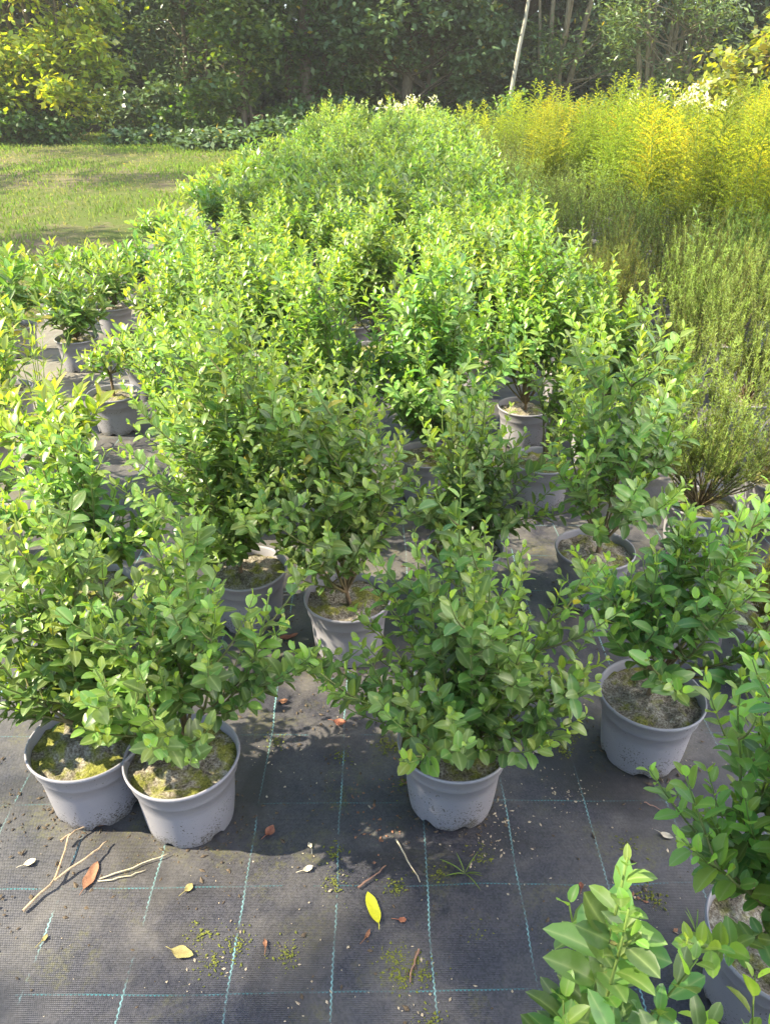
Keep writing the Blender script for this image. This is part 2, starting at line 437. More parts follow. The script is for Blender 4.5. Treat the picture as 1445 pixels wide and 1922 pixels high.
# ------------------------------------------------------------------ pots
POT_H, POT_R, SOIL_Z = .190, .1275, .168
def pot_mesh(seed):
    rng = random.Random(seed); N = 64
    prof = [(.098, .0), (.1005, .012), (.1045, .05), (.1085, .10), (.1125, .140), (.1165, .1425), (.1195, .150), (.1215, .178), (.1275, .181), (.1285, .1855),
            (.1270, POT_H), (.1240, .1895), (.1215, .184), (.1190, .165), (.1150, .14)]
    mb = MB(); V = []
    ecc = 1 + .012 * (rng.random() - .5)
    notch = [rng.random() * .3 + k * math.pi / 3.5 for k in range(7)]
    for k, (r, z) in enumerate(prof):
        for i in range(N):
            a = 2 * math.pi * i / N; zz = z; rr = r
            if k <= 1:                                          # drainage feet: the foot is cut away in seven short arcs
                for q in notch:
                    dlt = abs((a - q + math.pi) % (2 * math.pi) - math.pi)
                    if dlt < .16: zz = z + (.011 if k == 0 else .004) * min(1, (.16 - dlt) * 14)
            rr += .0008 * math.sin(3 * a + seed) * (z / POT_H)
            V.append((rr * math.cos(a) * ecc, rr * math.sin(a) / ecc, zz))
    def ring(m, P):
        i = np.arange(len(P) // N - 1)[:, None] * N; j = np.arange(N)[None]; k2 = (j + 1) % N
        m.add(P, np.stack([i + j, i + k2, i + N + k2, i + N + j], -1).reshape(-1, 4))
    ring(mb, V[:6 * N]); rim = MB(); ring(rim, V[5 * N:])
    # under side, set above the feet
    a = np.arange(N) * 2 * math.pi / N
    c = np.stack([.098 * np.cos(a), .098 * np.sin(a), np.full(N, .013)], 1)
    mb.add(np.concatenate([c, [[0, 0, .013]]]), np.stack([np.arange(N), (np.arange(N) + 1) % N, np.full(N, N)], 1))
    return mb.mesh('pot', M['pot']), rim.mesh('rim', M['pot'])
def soil_mesh(seed):
    N, K = 48, 12; V = []; 
    for k in range(K + 1):
        for i in range(N):
            a = 2 * math.pi * i / N; r = .1192 * k / K
            x, y = r * math.cos(a), r * math.sin(a)
            z = SOIL_Z + .013 * noise.noise((x * 22, y * 22, seed)) + .008 * noise.noise((x * 70, y * 70, seed)) + .006 * (1 - k / K) - .004 * (k / K) ** 3
            V.append((x, y, z))
    i = np.arange(K)[:, None] * N; j = np.arange(N)[None]; k2 = (j + 1) % N
    mb = MB(); mb.add(V, np.stack([i + j, i + k2, i + N + k2, i + N + j], -1).reshape(-1, 4)[:, ::-1])
    return mb.mesh('soil', M['soil'])
POTS = [pot_mesh(s) for s in range(4)]
SOILS = [soil_mesh(s * 3.7) for s in range(5)]
_pc = [0]
def add_pot(root, sc=1.0):
    _pc[0] += 1; i = _pc[0]
    p = link('pot', POTS[i % 4][0], root); link('rim', POTS[i % 4][1], p); s = link('soil', SOILS[i % 5], root)
    p.rotation_euler = (0, 0, i * 1.3); s.rotation_euler = (0, 0, i * 2.1)
    if sc != 1: p.scale = s.scale = (sc, sc, sc)
    return p, s

# ------------------------------------------------------------------ privet
class Shoots:
    """leaf sites collected along shoots, then turned into leaves in one go"""
    def __init__(s, seed): s.rng = np.random.default_rng(seed); s.P, s.D, s.N, s.L, s.T, s.S = [], [], [], [], [], []
    def along(s, pts, t0, gap, L, young0, young1, tipfall=.45, angle=58, drop=.1):
        rng = s.rng; seg = np.linalg.norm(np.diff(pts, axis=0), axis=1); cum = np.concatenate([[0], np.cumsum(seg)]); tot = cum[-1]
        n = max(2, int(tot * (1 - t0) / gap)); tt = np.linspace(t0, .985, n)
        tan = unit(np.gradient(pts, axis=0)); ph = rng.random() * 3
        for k, t in enumerate(tt):
            q = t * tot; p = np.array([np.interp(q, cum, pts[:, a]) for a in range(3)]); ax = np.array([np.interp(q, cum, tan[:, a]) for a in range(3)])
            ax /= np.linalg.norm(ax)
            ref = np.array([.2, .1, 1.]) if abs(ax[2]) < .9 else np.array([1., .2, 0])
            a = np.cross(ax, ref); a /= np.linalg.norm(a); b = np.cross(ax, a)
            ang = ph + k * math.pi / 2 + rng.normal(0, .25)
            for sgn in (0, math.pi):
                if rng.random() < .06: continue
                rd = a * math.cos(ang + sgn) + b * math.sin(ang + sgn)
                tipk = max(0., (t - .72) / .28)
                th = R(angle * (1 - .55 * tipk) + rng.normal(0, 9))
                d = ax * math.cos(th) + rd * math.sin(th); d = d + np.array([0, 0, .22 * (1 - tipk) - drop * (1 - t)])
                n_ = ax * math.sin(th) - rd * math.cos(th)
                n_ = n_ * .75 + np.array([0, 0, .55]) + rng.normal(0, .16, 3)
                s.P.append(p + rd * .003); s.D.append(d); s.N.append(n_)
                s.L.append(L * (1 - tipfall * tipk) * (.58 + .68 * rng.random()))
                s.T.append(np.clip(young0 + (young1 - young0) * t ** 1.6 + rng.normal(0, .09), 0, 1))
                s.S.append(tipk)
    def flush(s, mb, wr=.52, shape='privet', lod=0, wither=.003, fold=.22, bend=.22):
        N = len(s.P); rng = s.rng
        if not N: return
        tone = np.stack([np.array(s.T), rng.random(N), (rng.random(N) < wither) * .8], 1)
        L = np.array(s.L)
        leaves(mb, np.array(s.P), np.array(s.D), np.array(s.N), L, L * wr * (.85 + .3 * rng.random(N)), fold + rng.random(N) * .25, bend + rng.normal(0, .14, N), tone, shape, lod)

def privet_meshes(seed, h=.72, spread=.26, mains=8, side=7, L=.052, lod=0, lean=(0, 0), low=.35, wr=.55, gap=.0225, young=.0, open_=0.0):
    rng = np.random.default_rng(seed); st = MB(); sh = Shoots(seed + 999)
    base = np.array([rng.normal(0, .012), rng.normal(0, .012), SOIL_Z - .012])
    lean = np.array([lean[0], lean[1], 0.])
    fork = base + np.array([rng.normal(0, .006), rng.normal(0, .006), .045 + .03 * rng.random()]) + lean * .1
    seg = 5 if lod == 0 else 3
    tube(st, bez(base, (base + fork) / 2, fork, 4), .0085, .0065, seg + 1, (0, 0, 0))
    for i in range(mains):
        az = i * 2.39996 + rng.normal(0, .3); u = (i + .5) / mains
        u = min(1, max(0, u + rng.normal(0, .1)))
        low_ = rng.random() < low * u * 1.3; lead = rng.random() < .3; reach = spread * (((.15 + .62 * u) * (.7 if lead else 1)) if not low_ else (.55 + .60 * u))
        zt = SOIL_Z + (h - SOIL_Z) * ((1 - .42 * u ** 1.3) * (.76 + .2 * rng.random()) * (1.16 if lead else 1) if not low_ else (.25 + .30 * rng.random()))
        e = np.array([math.cos(az) * reach, math.sin(az) * reach, zt]) + lean * (.4 + .6 * (zt - SOIL_Z) / h)
        c = fork * .4 + e * .6; c[2] = fork[2] + (e[2] - fork[2]) * (.30 if not low_ else .55); c[:2] = fork[:2] + (e[:2] - fork[:2]) * (.72 if not low_ else .5)
        n = 12; pts = bez(fork, c, e, n); pts[1:] += np.cumsum(rng.normal(0, .003, (n - 1, 3)), 0)
        tube(st, pts, .0048, .0014, seg, (0, 0, 0), (1, 0, 0), power=.8)
        sh.along(pts, .16 + .12 * rng.random() + open_ * .2 + .14 * (low < .3), gap, L, .08 + young, .95 + young, .55)
        ns = max(2, int(side * np.linalg.norm(e - fork) / .5))
        for k in range(ns):
            t = .10 + .16 * (low < .3) + (.80 - .14 * (low < .3)) * (k + rng.random() * .8) / ns + open_ * .08; j = min(n - 2, int(t * (n - 1))); p = pts[j]; ax = pts[j + 1] - pts[j]; ax /= np.linalg.norm(ax)
            a2 = rng.random() * 6.283; rad = np.array([math.cos(a2), math.sin(a2), 0])
            out = np.array([math.cos(az), math.sin(az), 0]) * u
            ln = (.07 + .17 * rng.random() ** 1.4) * (1.15 - .65 * t) * (h / .75)
            q = p + (ax * .55 + rad * .62 + out * .30 + np.array([0, 0, .34 - .15 * low])) * ln
            if q[2] < SOIL_Z + .04: q[2] = SOIL_Z + .04 + .05 * rng.random()
            mid = p + (q - p) * .5 + rad * ln * .12 - np.array([0, 0, .04 * ln])
            sp = bez(p, mid, q + np.array([0, 0, ln * .16]), 6)
            tube(st, sp, .0026, .0010, seg, (.25, 0, 0), (1, 0, 0))
            sh.along(sp, .12, gap * .92, L * .90, .12 + young, .9 + young, .5)
    fo = MB(); sh.flush(fo, wr, 'privet', lod)
    return st.mesh('stems', M['stem']), fo.mesh('foliage', M['privet'])

G_PRIV = 'potted privets standing in rows on the ground fabric'
def privet(label, x, y, meshes, rz=0.0, sc=1.0, potted=True):
    t = thing('potted_privet', label, 'potted shrub', (x, y, tz(y) + .014), rz, G_PRIV)
    if potted: add_pot(t)
    s = link('stems', meshes[0], t); f = link('foliage', meshes[1], t)
    if sc != 1: s.scale = f.scale = (sc, sc, .17 * 0 + sc)
    return t

#        label, x, y, kwargs of the shrub
HEROES = [
 ('broad privet in a sunlit pot touching the mossy pot, branched twig lying in front', -.67, 1.30, dict(seed=11, h=0.84, spread=0.294, mains=15, side=8, L=0.0432, wr=.56, lean=(-.04, .03))),
 ('bushy privet in the tilted looking mossy pot with two pale stems, nearest the branched twig', -.44, 1.25, dict(seed=12, h=0.80, spread=0.337, mains=15, side=8, L=0.0446, wr=.58, lean=(.03, .03), low=.25)),
 ('rounded privet with low spreading shoots hanging over its pot, alone in the middle foreground', .17, 1.29, dict(seed=13, h=0.83, spread=0.332, mains=19, side=8, L=0.0403, wr=.62, gap=.021, lean=(.03, .02), low=.55)),
 ('vase shaped privet in the small clean pot behind the brown curled leaf', -.09, 1.86, dict(seed=14, h=0.946, spread=0.309, mains=16, side=8, L=0.0432, wr=.58, lean=(-.01, .03), low=.15)),
 ('tall privet in a shaded pot just left of the vase shaped privet', -.41, 2.02, dict(seed=15, h=1.122, spread=0.325, mains=17, side=8, L=0.0432, low=.3)),
 ('dark green privet leaning right over a pot of bare mossy soil', .67, 1.44, dict(seed=16, h=0.76, spread=0.325, mains=15, side=7, L=0.0504, lean=(.14, .04), low=.25)),
 ('open branched tall privet with bare forked stem above a sandy pot', .70, 2.12, dict(seed=17, h=1.06, spread=0.374, mains=13, side=5, L=0.0489, lean=(.02, .0), low=.15, open_=.5)),
 ('large leaved privet cut by the edge of the picture beside the closest pot', .705, .82, dict(seed=18, h=.98, spread=.25, mains=14, side=7, L=0.0446, lean=(-.05, .03), low=.65, young=.1)),
 ('closest privet, a few big pale leaved shoots rising from below the picture', .27, .50, dict(seed=19, h=0.79, spread=.125, mains=7, side=3, L=.056, lean=(-.02, .03), low=.1, young=-.32)),
 ('big leaved privet filling the very corner in front of the closest pot', .50, .44, dict(seed=28, h=.64, spread=.16, mains=10, side=5, L=.050, low=.3, young=.1)),
 ('privet sprig peeping over the bottom edge between fabric and big pale shoots', .13, .44, dict(seed=20, h=0.62, spread=.08, mains=8, side=3, L=0.0397, low=.1, young=.1)),
 ('light green privet behind the two touching pots, its own pot hidden', -.86, 1.92, dict(seed=21, h=0.80, spread=0.286, mains=15, side=7, L=0.0476, lean=(0, .02))),
 ('brightly sunlit privet in front of the yellow leaved shrub on a bare pot', -.62, 2.62, dict(seed=22, h=1.078, spread=0.343, mains=19, side=8, L=0.0403, young=.05)),
 ('sunlit privet with one long shoot reaching right over the dark gap', -.22, 2.75, dict(seed=23, h=1.188, spread=0.243, mains=16, side=8, L=0.0418, lean=(.0, .05), low=.35, young=.05)),
 ('tallest pointed privet standing right of the dark gap with a thread line', .20, 2.86, dict(seed=24, h=1.18, spread=0.332, mains=16, side=8, L=0.0533, wr=.47, low=.35)),
 ('bright yellow green privet above a soil splashed pot in full sun', .69, 3.40, dict(seed=25, h=1.144, spread=0.320, mains=15, side=7, L=0.0489, wr=.48, young=.15, low=.05)),
 ('privet with its pot hidden, between the rounded privet and the tallest pointed one', .28, 2.14, dict(seed=29, h=.80, spread=.27, mains=14, side=8, L=.046, low=.3)),
 ('small sparse privet behind the open branched one, in the pale sandy pot', .66, 2.80, dict(seed=26, h=0.74, spread=.22, mains=9, side=5, L=0.0476, wr=.48, low=.1, lean=(.14, .05), young=.1)),
 ('feathery privet with narrow shoots beside the low shrubs at the lawn edge', -.85, 3.50, dict(seed=27, h=1.078, spread=0.276, mains=15, side=8, L=0.0446)),
]
for lb, x, y, kw in HEROES:
    privet(lb, x, y, privet_meshes(**kw))

VAR = [privet_meshes(100 + i, h=.90 + .05 * (i % 3), spread=.29, mains=13, side=7, L=.055, wr=.50, low=.1, young=.04 * i) for i in range(4)]
FAR = [privet_meshes(200 + i, h=.88 + .05 * (i % 3), spread=.29, mains=11, side=6, L=.088, wr=.47, lod=1, low=.05, gap=.040, young=.0 + .035 * i) for i in range(5)]
rg = random.Random(5)
MIDL = [
 ('privet behind the sunlit one, left end of the shaded front row', -.72, 4.10), ('shaded privet left of the dark gap, second of its row', -.42, 3.55),
 ('privet at the far end of the dark gap with the thread line', -.02, 4.35), ('privet right behind the tallest pointed privet', .33, 3.60),
 ('shaded privet at the right end next to the heath shrubs', 1.00, 3.95), ('sunlit privet at the end of its row, beside the half lit heath pot', .99, 3.22),
 ('privet between the tallest privet and the bright yellow green one, one row behind', .55, 4.10),
 ('privet with thin shoots next to the two plain pots on the left', -.66, 4.60)]
for k, (lb, x, y) in enumerate(MIDL):
    privet(lb, x, y, VAR[k % 4], rg.random() * 6.28, .95 + .12 * rg.random())
row = 0; y = 4.95; nfar = 0
while y < 17.3:
    fr = (y - 4.9) / 12.4
    x0, x1 = -.92, .90 + .35 * fr
    n = 5
    for k in range(n):
        x = x0 + (x1 - x0) * k / (n - 1) + rg.uniform(-.07, .07) + (.12 if row % 2 else -.1)
        yy = y + rg.uniform(-.08, .08)
        me = VAR[rg.randrange(4)] if y < 6 else FAR[rg.randrange(5)]
        sc = (.84 + .26 * rg.random()) * (1.0 + .12 * fr)
        privet('shaded privet packed among many alike in the long bed behind the gap', x, yy, me, rg.random() * 6.28, sc); nfar += 1
    y += .43 + .012 * row; row += 1

# ------------------------------------------------------------------ glossy leaved shrubs at the lawn edge
def glossy_meshes(seed, h=.42, spread=.15, mains=9, L=.075, wr=.36, young=.2, stem=.05):
    rng = np.random.default_rng(seed); st = MB(); sh = Shoots(seed + 77)
    base = np.array([0, 0, SOIL_Z - .012]); fork = base + np.array([0, 0, stem])
    tube(st, bez(base, base * .5 + fork * .5, fork, 3), .008, .007, 6, (0, 0, 0))
    for i in range(mains):
        az = i * 2.4 + rng.normal(0, .3); u = math.sqrt((i + .5) / mains)
        e = np.array([math.cos(az) * spread * u, math.sin(az) * spread * u, SOIL_Z + (h - SOIL_Z) * (1 - .45 * u * u) * (.85 + .15 * rng.random())])
        c = fork + (e - fork) * np.array([.75, .75, .4]); pts = bez(fork, c, e, 8)
        tube(st, pts, .004, .002, 5, (.1, 0, 0), (1, 0, 0))
        sh.along(pts, .30, .020, L, young * .4, young + .45, .15, 66, .15)
        for k in range(2):
            j = rng.integers(2, 6); q = pts[j] + np.array([math.cos(az + rng.normal(0, 1)), math.sin(az + rng.normal(0, 1)), .5]) * .07
            sp = bez(pts[j], pts[j] * .5 + q * .5, q, 4); tube(st, sp, .0025, .0015, 4, (.5, 0, 0)); sh.along(sp, .3, .020, L * .9, young * .5, young + .4, .15, 62)
    fo = MB(); sh.flush(fo, wr, 'lance', 0, .02, .18, .18)
    return st.mesh('stems', M['stem']), fo.mesh('foliage', M['glossy'])
G_GL = 'low glossy shrubs in pots along the lawn edge'
GV = [glossy_meshes(300, h=.46, spread=.20, mains=14, young=.5, stem=.03), glossy_meshes(301, h=.44, spread=.20, mains=14, young=.35, stem=.03), glossy_meshes(302, h=.50, spread=.20, mains=14, young=.15, L=.085, stem=.03), glossy_meshes(303, h=.42, spread=.20, mains=14, young=.45, stem=.03)]
GS = [
 ('short stemmed yellow green shrub above a pot of moss, nearest the sunlit privet', -1.29, 3.60, glossy_meshes(310, h=.46, spread=.12, mains=9, L=.062, young=.75, stem=.13)),
 ('glossy shrub in a wide pot directly behind the short stemmed yellow green shrub', -1.25, 4.08, GV[1]),
 ('upright dark glossy shrub in the pot with the pale lower side', -1.80, 4.57, glossy_meshes(311, h=.60, spread=.21, mains=17, L=.085, young=.12, stem=.03)),
 ('glossy shrub with one yellow leaf on its soil, in the pot beside straw litter', -1.81, 5.34, glossy_meshes(312, h=.56, spread=.22, mains=16, L=.08, young=.3, stem=.03)),
 ('glossy shrub behind the orange flower, third pot up the lawn edge', -1.86, 6.15, GV[2]),
 ('dazzling sunlit shrub with long leaves in the white looking pot', -1.30, 2.86, glossy_meshes(313, h=.50, spread=.25, mains=13, L=.085, young=.8)),
 ('broad leaved shrub at the picture edge above the shaded empty looking pot', -1.36, 2.33, glossy_meshes(314, h=.44, spread=.17, mains=5, L=.085, young=.3)),
 ('loose glossy shrub with large dark leaves overlooking the lawn, no pot in view', -2.28, 4.85, glossy_meshes(315, h=.66, spread=.26, mains=12, L=.10, young=.15)),
 ('leafy glossy shrub tucked between the privet bed and the dark upright one', -1.42, 5.05, GV[0]),
 ('leafy glossy shrub tucked between the privet bed and the one with the yellow leaf', -1.45, 5.75, GV[2]),
 ('glossy shrub on the lawn side of the orange flower', -2.28, 6.35, GV[1]),
 ('bronzed glossy shrub at the very edge below the large dark leaved one', -2.15, 4.20, glossy_meshes(316, h=.60, spread=.24, mains=13, L=.085, young=.35)),
 ('yellow tipped glossy shrub between the bronzed one and the dazzling sunlit one', -1.85, 3.68, glossy_meshes(317, h=.52, spread=.20, mains=11, L=.08, young=.65)),
 ('loose glossy shrub behind the large dark leaved one, touching the lawn grass', -2.30, 5.60, glossy_meshes(318, h=.58, spread=.22, mains=11, L=.085, young=.3)),
 ('grey pot shrub cut by the picture edge beside the dazzling sunlit shrub', -1.72, 3.10, GV[3]),
]
for lb, x, y, me in GS:
    t = thing('glossy_shrub', lb, 'potted shrub', (x, y, tz(y) + .014), 0, G_GL); add_pot(t); link('stems', me[0], t); link('foliage', me[1], t)
rg = random.Random(9)
for k in range(15):
    y = 6.7 + k * .62; x = -1.62 + .02 * k + rg.uniform(-.1, .1) - (.38 if k % 3 == 1 else 0)
    t = thing('glossy_shrub', 'small glossy shrub in the far line between lawn and privet bed', 'potted shrub', (x, y, tz(y) + .014), rg.random() * 6, G_GL)
    add_pot(t); me = GV[k % 4]; a = link('stems', me[0], t); b = link('foliage', me[1], t); s = 1.25 + .35 * rg.random(); a.scale = b.scale = (s, s, s * .92)

# ------------------------------------------------------------------ heath shrubs
def heath_meshes(seed, h=.75, spread=.30, stems=42, lod=0, young=.35, brown=0.0):
    rng = np.random.default_rng(seed); st = MB(); P, D, N, T = [], [], [], []
    base = np.array([0, 0, SOIL_Z - .01])
    def needles(pts, n, t0, L):
        seg = len(pts) - 1; t = t0 + (1 - t0) * rng.random(n); f = t * seg; i = np.minimum(f.astype(int), seg - 1); w = (f - i)[:, None]
        p = pts[i] * (1 - w) + pts[i + 1] * w; ax = unit(pts[i + 1] - pts[i]); r = unit(rng.normal(0, 1, (n, 3)))
        P.append(p); D.append(ax * .75 + r * .75); N.append(r + rng.normal(0, .3, (n, 3)))
        T.append(np.stack([np.clip(young * t + .55 * t ** 4 + rng.normal(0, .08, n), 0, 1), rng.random(n), np.clip(rng.normal(brown, .15, n), 0, 1) if brown else np.zeros(n)], 1))
    for i in range(stems):
        az = i * 2.4 + rng.normal(0, .2); u = math.sqrt((i + .5) / stems)
        e = base + np.array([math.cos(az) * spread * u, math.sin(az) * spread * u, (h - SOIL_Z) * (1 - .38 * u ** 2) * (.72 + .28 * rng.random())])
        c = base + (e - base) * np.array([.55, .55, .5]); pts = bez(base, c, e, 9); pts[1:] += np.cumsum(rng.normal(0, .006, (8, 3)), 0)
        tube(st, pts, .003, .0008, 3, (0, 0, 0), (.7, 0, 0))
        needles(pts, 120 if lod == 0 else 40, .30, .01)
        for k in range(9 if lod == 0 else 6):
            j = rng.integers(2, 8); a2 = rng.random() * 6.283; ln = .06 + .10 * rng.random()
            q = pts[j] + np.array([math.cos(a2) * .30, math.sin(a2) * .30, .95]) * ln * 1.15
            sp = bez(pts[j], pts[j] + (q - pts[j]) * np.array([.75, .75, .4]), q, 4)
            needles(sp, 66 if lod == 0 else 20, .10, .01)
    P, D, N, T = map(np.concatenate, (P, D, N, T)); fo = MB(); n = len(P); big = 1.0 if lod == 0 else 2.0
    diamonds(fo, P, D, N, (.0105 + .006 * rng.random(n)) * (1 if lod == 0 else 1.4), .0030 * big, T)
    return st.mesh('stems', M['stem']), fo.mesh('foliage', M['heath'])
G_HE = 'potted heath shrubs standing right of the privet bed'
HN = [heath_meshes(401, .84, .34, young=.9), heath_meshes(402, .95, .28, young=.75), heath_meshes(403, .80, .28, young=.3, brown=.12)]
HF = [heath_meshes(410 + i, .92, .30, 30, 1, young=.25 + .12 * i, brown=.08 * (i == 2)) for i in range(4)]
HS = [
 ('dense heath shrub between the half lit pot and the picture edge', 1.78, 3.50, heath_meshes(407, .90, .36, 48, young=.9), 0),
 ('dense upright heath shrub at the picture edge behind the two grey rims', 2.22, 3.85, heath_meshes(408, .98, .36, 48, young=.75), 0),
 ('bushy heath shrub right behind the tall upright one', 2.05, 4.45, heath_meshes(409, .95, .36, 44, young=.5, brown=.1), 0),
 ('widest pale green heath shrub spilling out of the nearest heath pot', 1.16, 2.44, heath_meshes(404, .82, .40, 52, young=1.0), 1),
 ('tall upright heath shrub in the pot with the sunlit side, behind the widest one', 1.62, 3.95, HN[1], 0),
 ('heath shrub in the half lit pot beside the open branched privet', 1.28, 3.22, heath_meshes(405, .66, .24, 30, young=.8), 0),
 ('dried orange brown heath cut by the picture edge over a bare pot', 1.50, 2.25, heath_meshes(406, .40, .20, 22, young=.2, brown=.95), 0),
 ('heath shrub at the picture edge between two grey pot rims', 1.95, 3.05, HN[0], 0),
 ('dark heath shrub left of the tall upright one, touching the privets', 1.36, 4.45, HN[2], 0),
]
for lb, x, y, me, _ in HS:
    t = thing('heath_shrub', lb, 'potted shrub', (x, y, tz(y) + .014), 0, G_HE); add_pot(t); link('stems', me[0], t); link('foliage', me[1], t)
rg = random.Random(12); y = 4.9; k = 0
while y < 15.5:
    nn = 6 if y < 9 else 5
    for q in range(nn):
        x = 1.48 + .50 * q + rg.uniform(-.1, .1) + .01 * (y - 5)
        if x > .50 * y + .5: continue
        me = (HN[rg.randrange(3)] if y < 5.8 else HF[rg.randrange(4)])
        t = thing('heath_shrub', 'olive green heath shrub packed among many alike in front of the goldenrod', 'potted shrub', (x, y + rg.uniform(-.1, .1), tz(y) + .014), rg.random() * 6, G_HE)
        add_pot(t); a = link('stems', me[0], t); b = link('foliage', me[1], t); s = .85 + .25 * rg.random(); a.scale = b.scale = (s, s, s * (.92 + .15 * rg.random())); k += 1
    y += .52 + .02 * (y - 5)
t = thing('heath_shrub', 'bleached bare pot with sparse heath at the picture edge among the goldenrod', 'potted shrub', (1.08 + .9, 4.7, .014), 0, G_HE)
add_pot(t); link('stems', HN[2][0], t); link('foliage', HN[2][1], t)
# two partly seen pots at the picture edge with stunted heath
for lb, x, y in (('stunted heath in the pot behind the large leaved privet at the picture edge', 1.10, 1.74), ('small heath in the pot at the picture edge above the dried orange one', 1.53, 2.62)):
    me = heath_meshes(int(y * 100), .34, .12, 12, young=.3, brown=.2)
    t = thing('heath_shrub', lb, 'potted shrub', (x, y, .014), 1.0, G_HE); add_pot(t); link('stems', me[0], t); link('foliage', me[1], t)

# ------------------------------------------------------------------ goldenrod
def rod_meshes(seed, h=1.15, stems=6, spread=.22, gold=.5):
    rng = np.random.default_rng(seed); st = MB(); fo = MB(); pl = MB()
    P, D, N, L, T = [], [], [], [], []; FP, FD, FN, FT = [], [], [], []
    for i in range(stems):
        az = i * 2.4 + rng.normal(0, .4); u = math.sqrt((i + .5) / stems); hh = h * (.68 + .32 * rng.random())
        b = np.array([math.cos(az) * .06 * u, math.sin(az) * .06 * u, .0]); e = np.array([math.cos(az) * spread * u, math.sin(az) * spread * u, hh])
        pts = bez(b, b + (e - b) * np.array([.3, .3, .5]), e, 14); tube(st, pts, .004, .0015, 4, (.6, 0, 0), (1, 0, 0))
        n = 46
        for k in range(n):
            t = .18 + .55 * k / n; p = pts[int(t * 13)] * (1 - (t * 13) % 1) + pts[min(13, int(t * 13) + 1)] * ((t * 13) % 1)
            a = k * 2.4; P.append(p); D.append((math.cos(a), math.sin(a), .55 - .3 * rng.random())); N.append((-.3 * math.cos(a), -.3 * math.sin(a), 1)); L.append((.085 - .03 * t) * (.8 + .4 * rng.random()))
            T.append((.2 + .6 * t, rng.random(), 0))
        nb = 34; plh = hh * (.50 + .12 * rng.random())
        g = np.clip(gold + rng.normal(0, .2), 0, 1)
        for k in range(nb):                                     # arching side sprays, longest at the foot of the plume
            t = k / nb; p = e + (pts[-1] - pts[-4]) / np.linalg.norm(pts[-1] - pts[-4]) * plh * (t - .85) ; p = np.array([e[0] + (pts[-3] - e)[0] * (1 - t) * 1.5, e[1] + (pts[-3] - e)[1] * (1 - t) * 1.5, hh - plh * (1 - t)])
            a = k * 2.4 + rng.normal(0, .4); ln = (.23 * (1 - t) ** .85 + .018) * (.8 + .4 * rng.random())
            dr = np.array([math.cos(a), math.sin(a), 0]); q = p + dr * ln + np.array([0, 0, ln * .50]); mid = p + dr * ln * .45 + np.array([0, 0, ln * .50])
            sp = bez(p, mid, q, 6); tube(st, sp, .0014, .0008, 3, (1, 0, 0))
            m = int(12 + 300 * ln); tt = rng.random(m); f = tt * 5; ii = np.minimum(f.astype(int), 4); w = (f - ii)[:, None]
            FP.append(sp[ii] * (1 - w) + sp[ii + 1] * w); dd = rng.normal(0, .6, (m, 3)); dd[:, 2] = abs(dd[:, 2]) + .6; FD.append(dd); FN.append(rng.normal(0, 1, (m, 3)))
            FT.append(np.stack([np.clip(g * (.35 + .9 * t) + rng.normal(0, .14, m), 0, 1), rng.random(m), np.zeros(m)], 1))
    leaves(fo, np.array(P), np.array(D), np.array(N), np.array(L), np.array(L) * .18, .15, .35, np.array(T), lod=1)
    FP, FD, FN, FT = map(np.concatenate, (FP, FD, FN, FT)); diamonds(pl, FP, FD, FN, .014, .0065, FT)
    return st.mesh('stems', M['stem']), fo.mesh('foliage', M['rod']), pl.mesh('plume', M['plume'])
G_RO = 'goldenrod plants standing behind the heath shrubs'
RV = [rod_meshes(500 + i, 1.22 + .08 * (i % 3), gold=[.25, .55, .85, .4, .12][i]) for i in range(5)]
rg = random.Random(21)
def rod(lb, x, y, k, s=1.0):
    t = thing('goldenrod', lb, 'wildflower', (x, y, tz(y) + .012), rg.random() * 6, G_RO)
    for nm, me in zip(('stems', 'foliage', 'plume'), RV[k]):
        o = link(nm, me, t); o.scale = (s, s, s)
    return t
rod('deep golden goldenrod with the brightest plume, near the middle of its bed', 2.72, 9.6, 2, 1.05)
rod('golden goldenrod leaning beside the brightest plume', 3.2, 10.4, 2, 1.1)
rod('lone pointed goldenrod plume closest to the pale leaning trunk', 2.65, 13.6, 1, 1.1)
rod('golden goldenrod standing forward near the grey pot at the picture edge', 3.25, 7.0, 2, 1.0)
for k in range(116):
    yy = 5.0 + 9.6 * rg.random() ** .9; xm = .5 * yy + .7; xa = max(1.85, 2.9 - .25 * (yy - 5)); x = xa + rg.random() * max(.6, xm - xa)
    rod('pale yellow goldenrod among many alike above the heath shrubs', x, yy, rg.choice([0, 1, 3, 4, 1, 2]), .85 + .35 * rg.random())

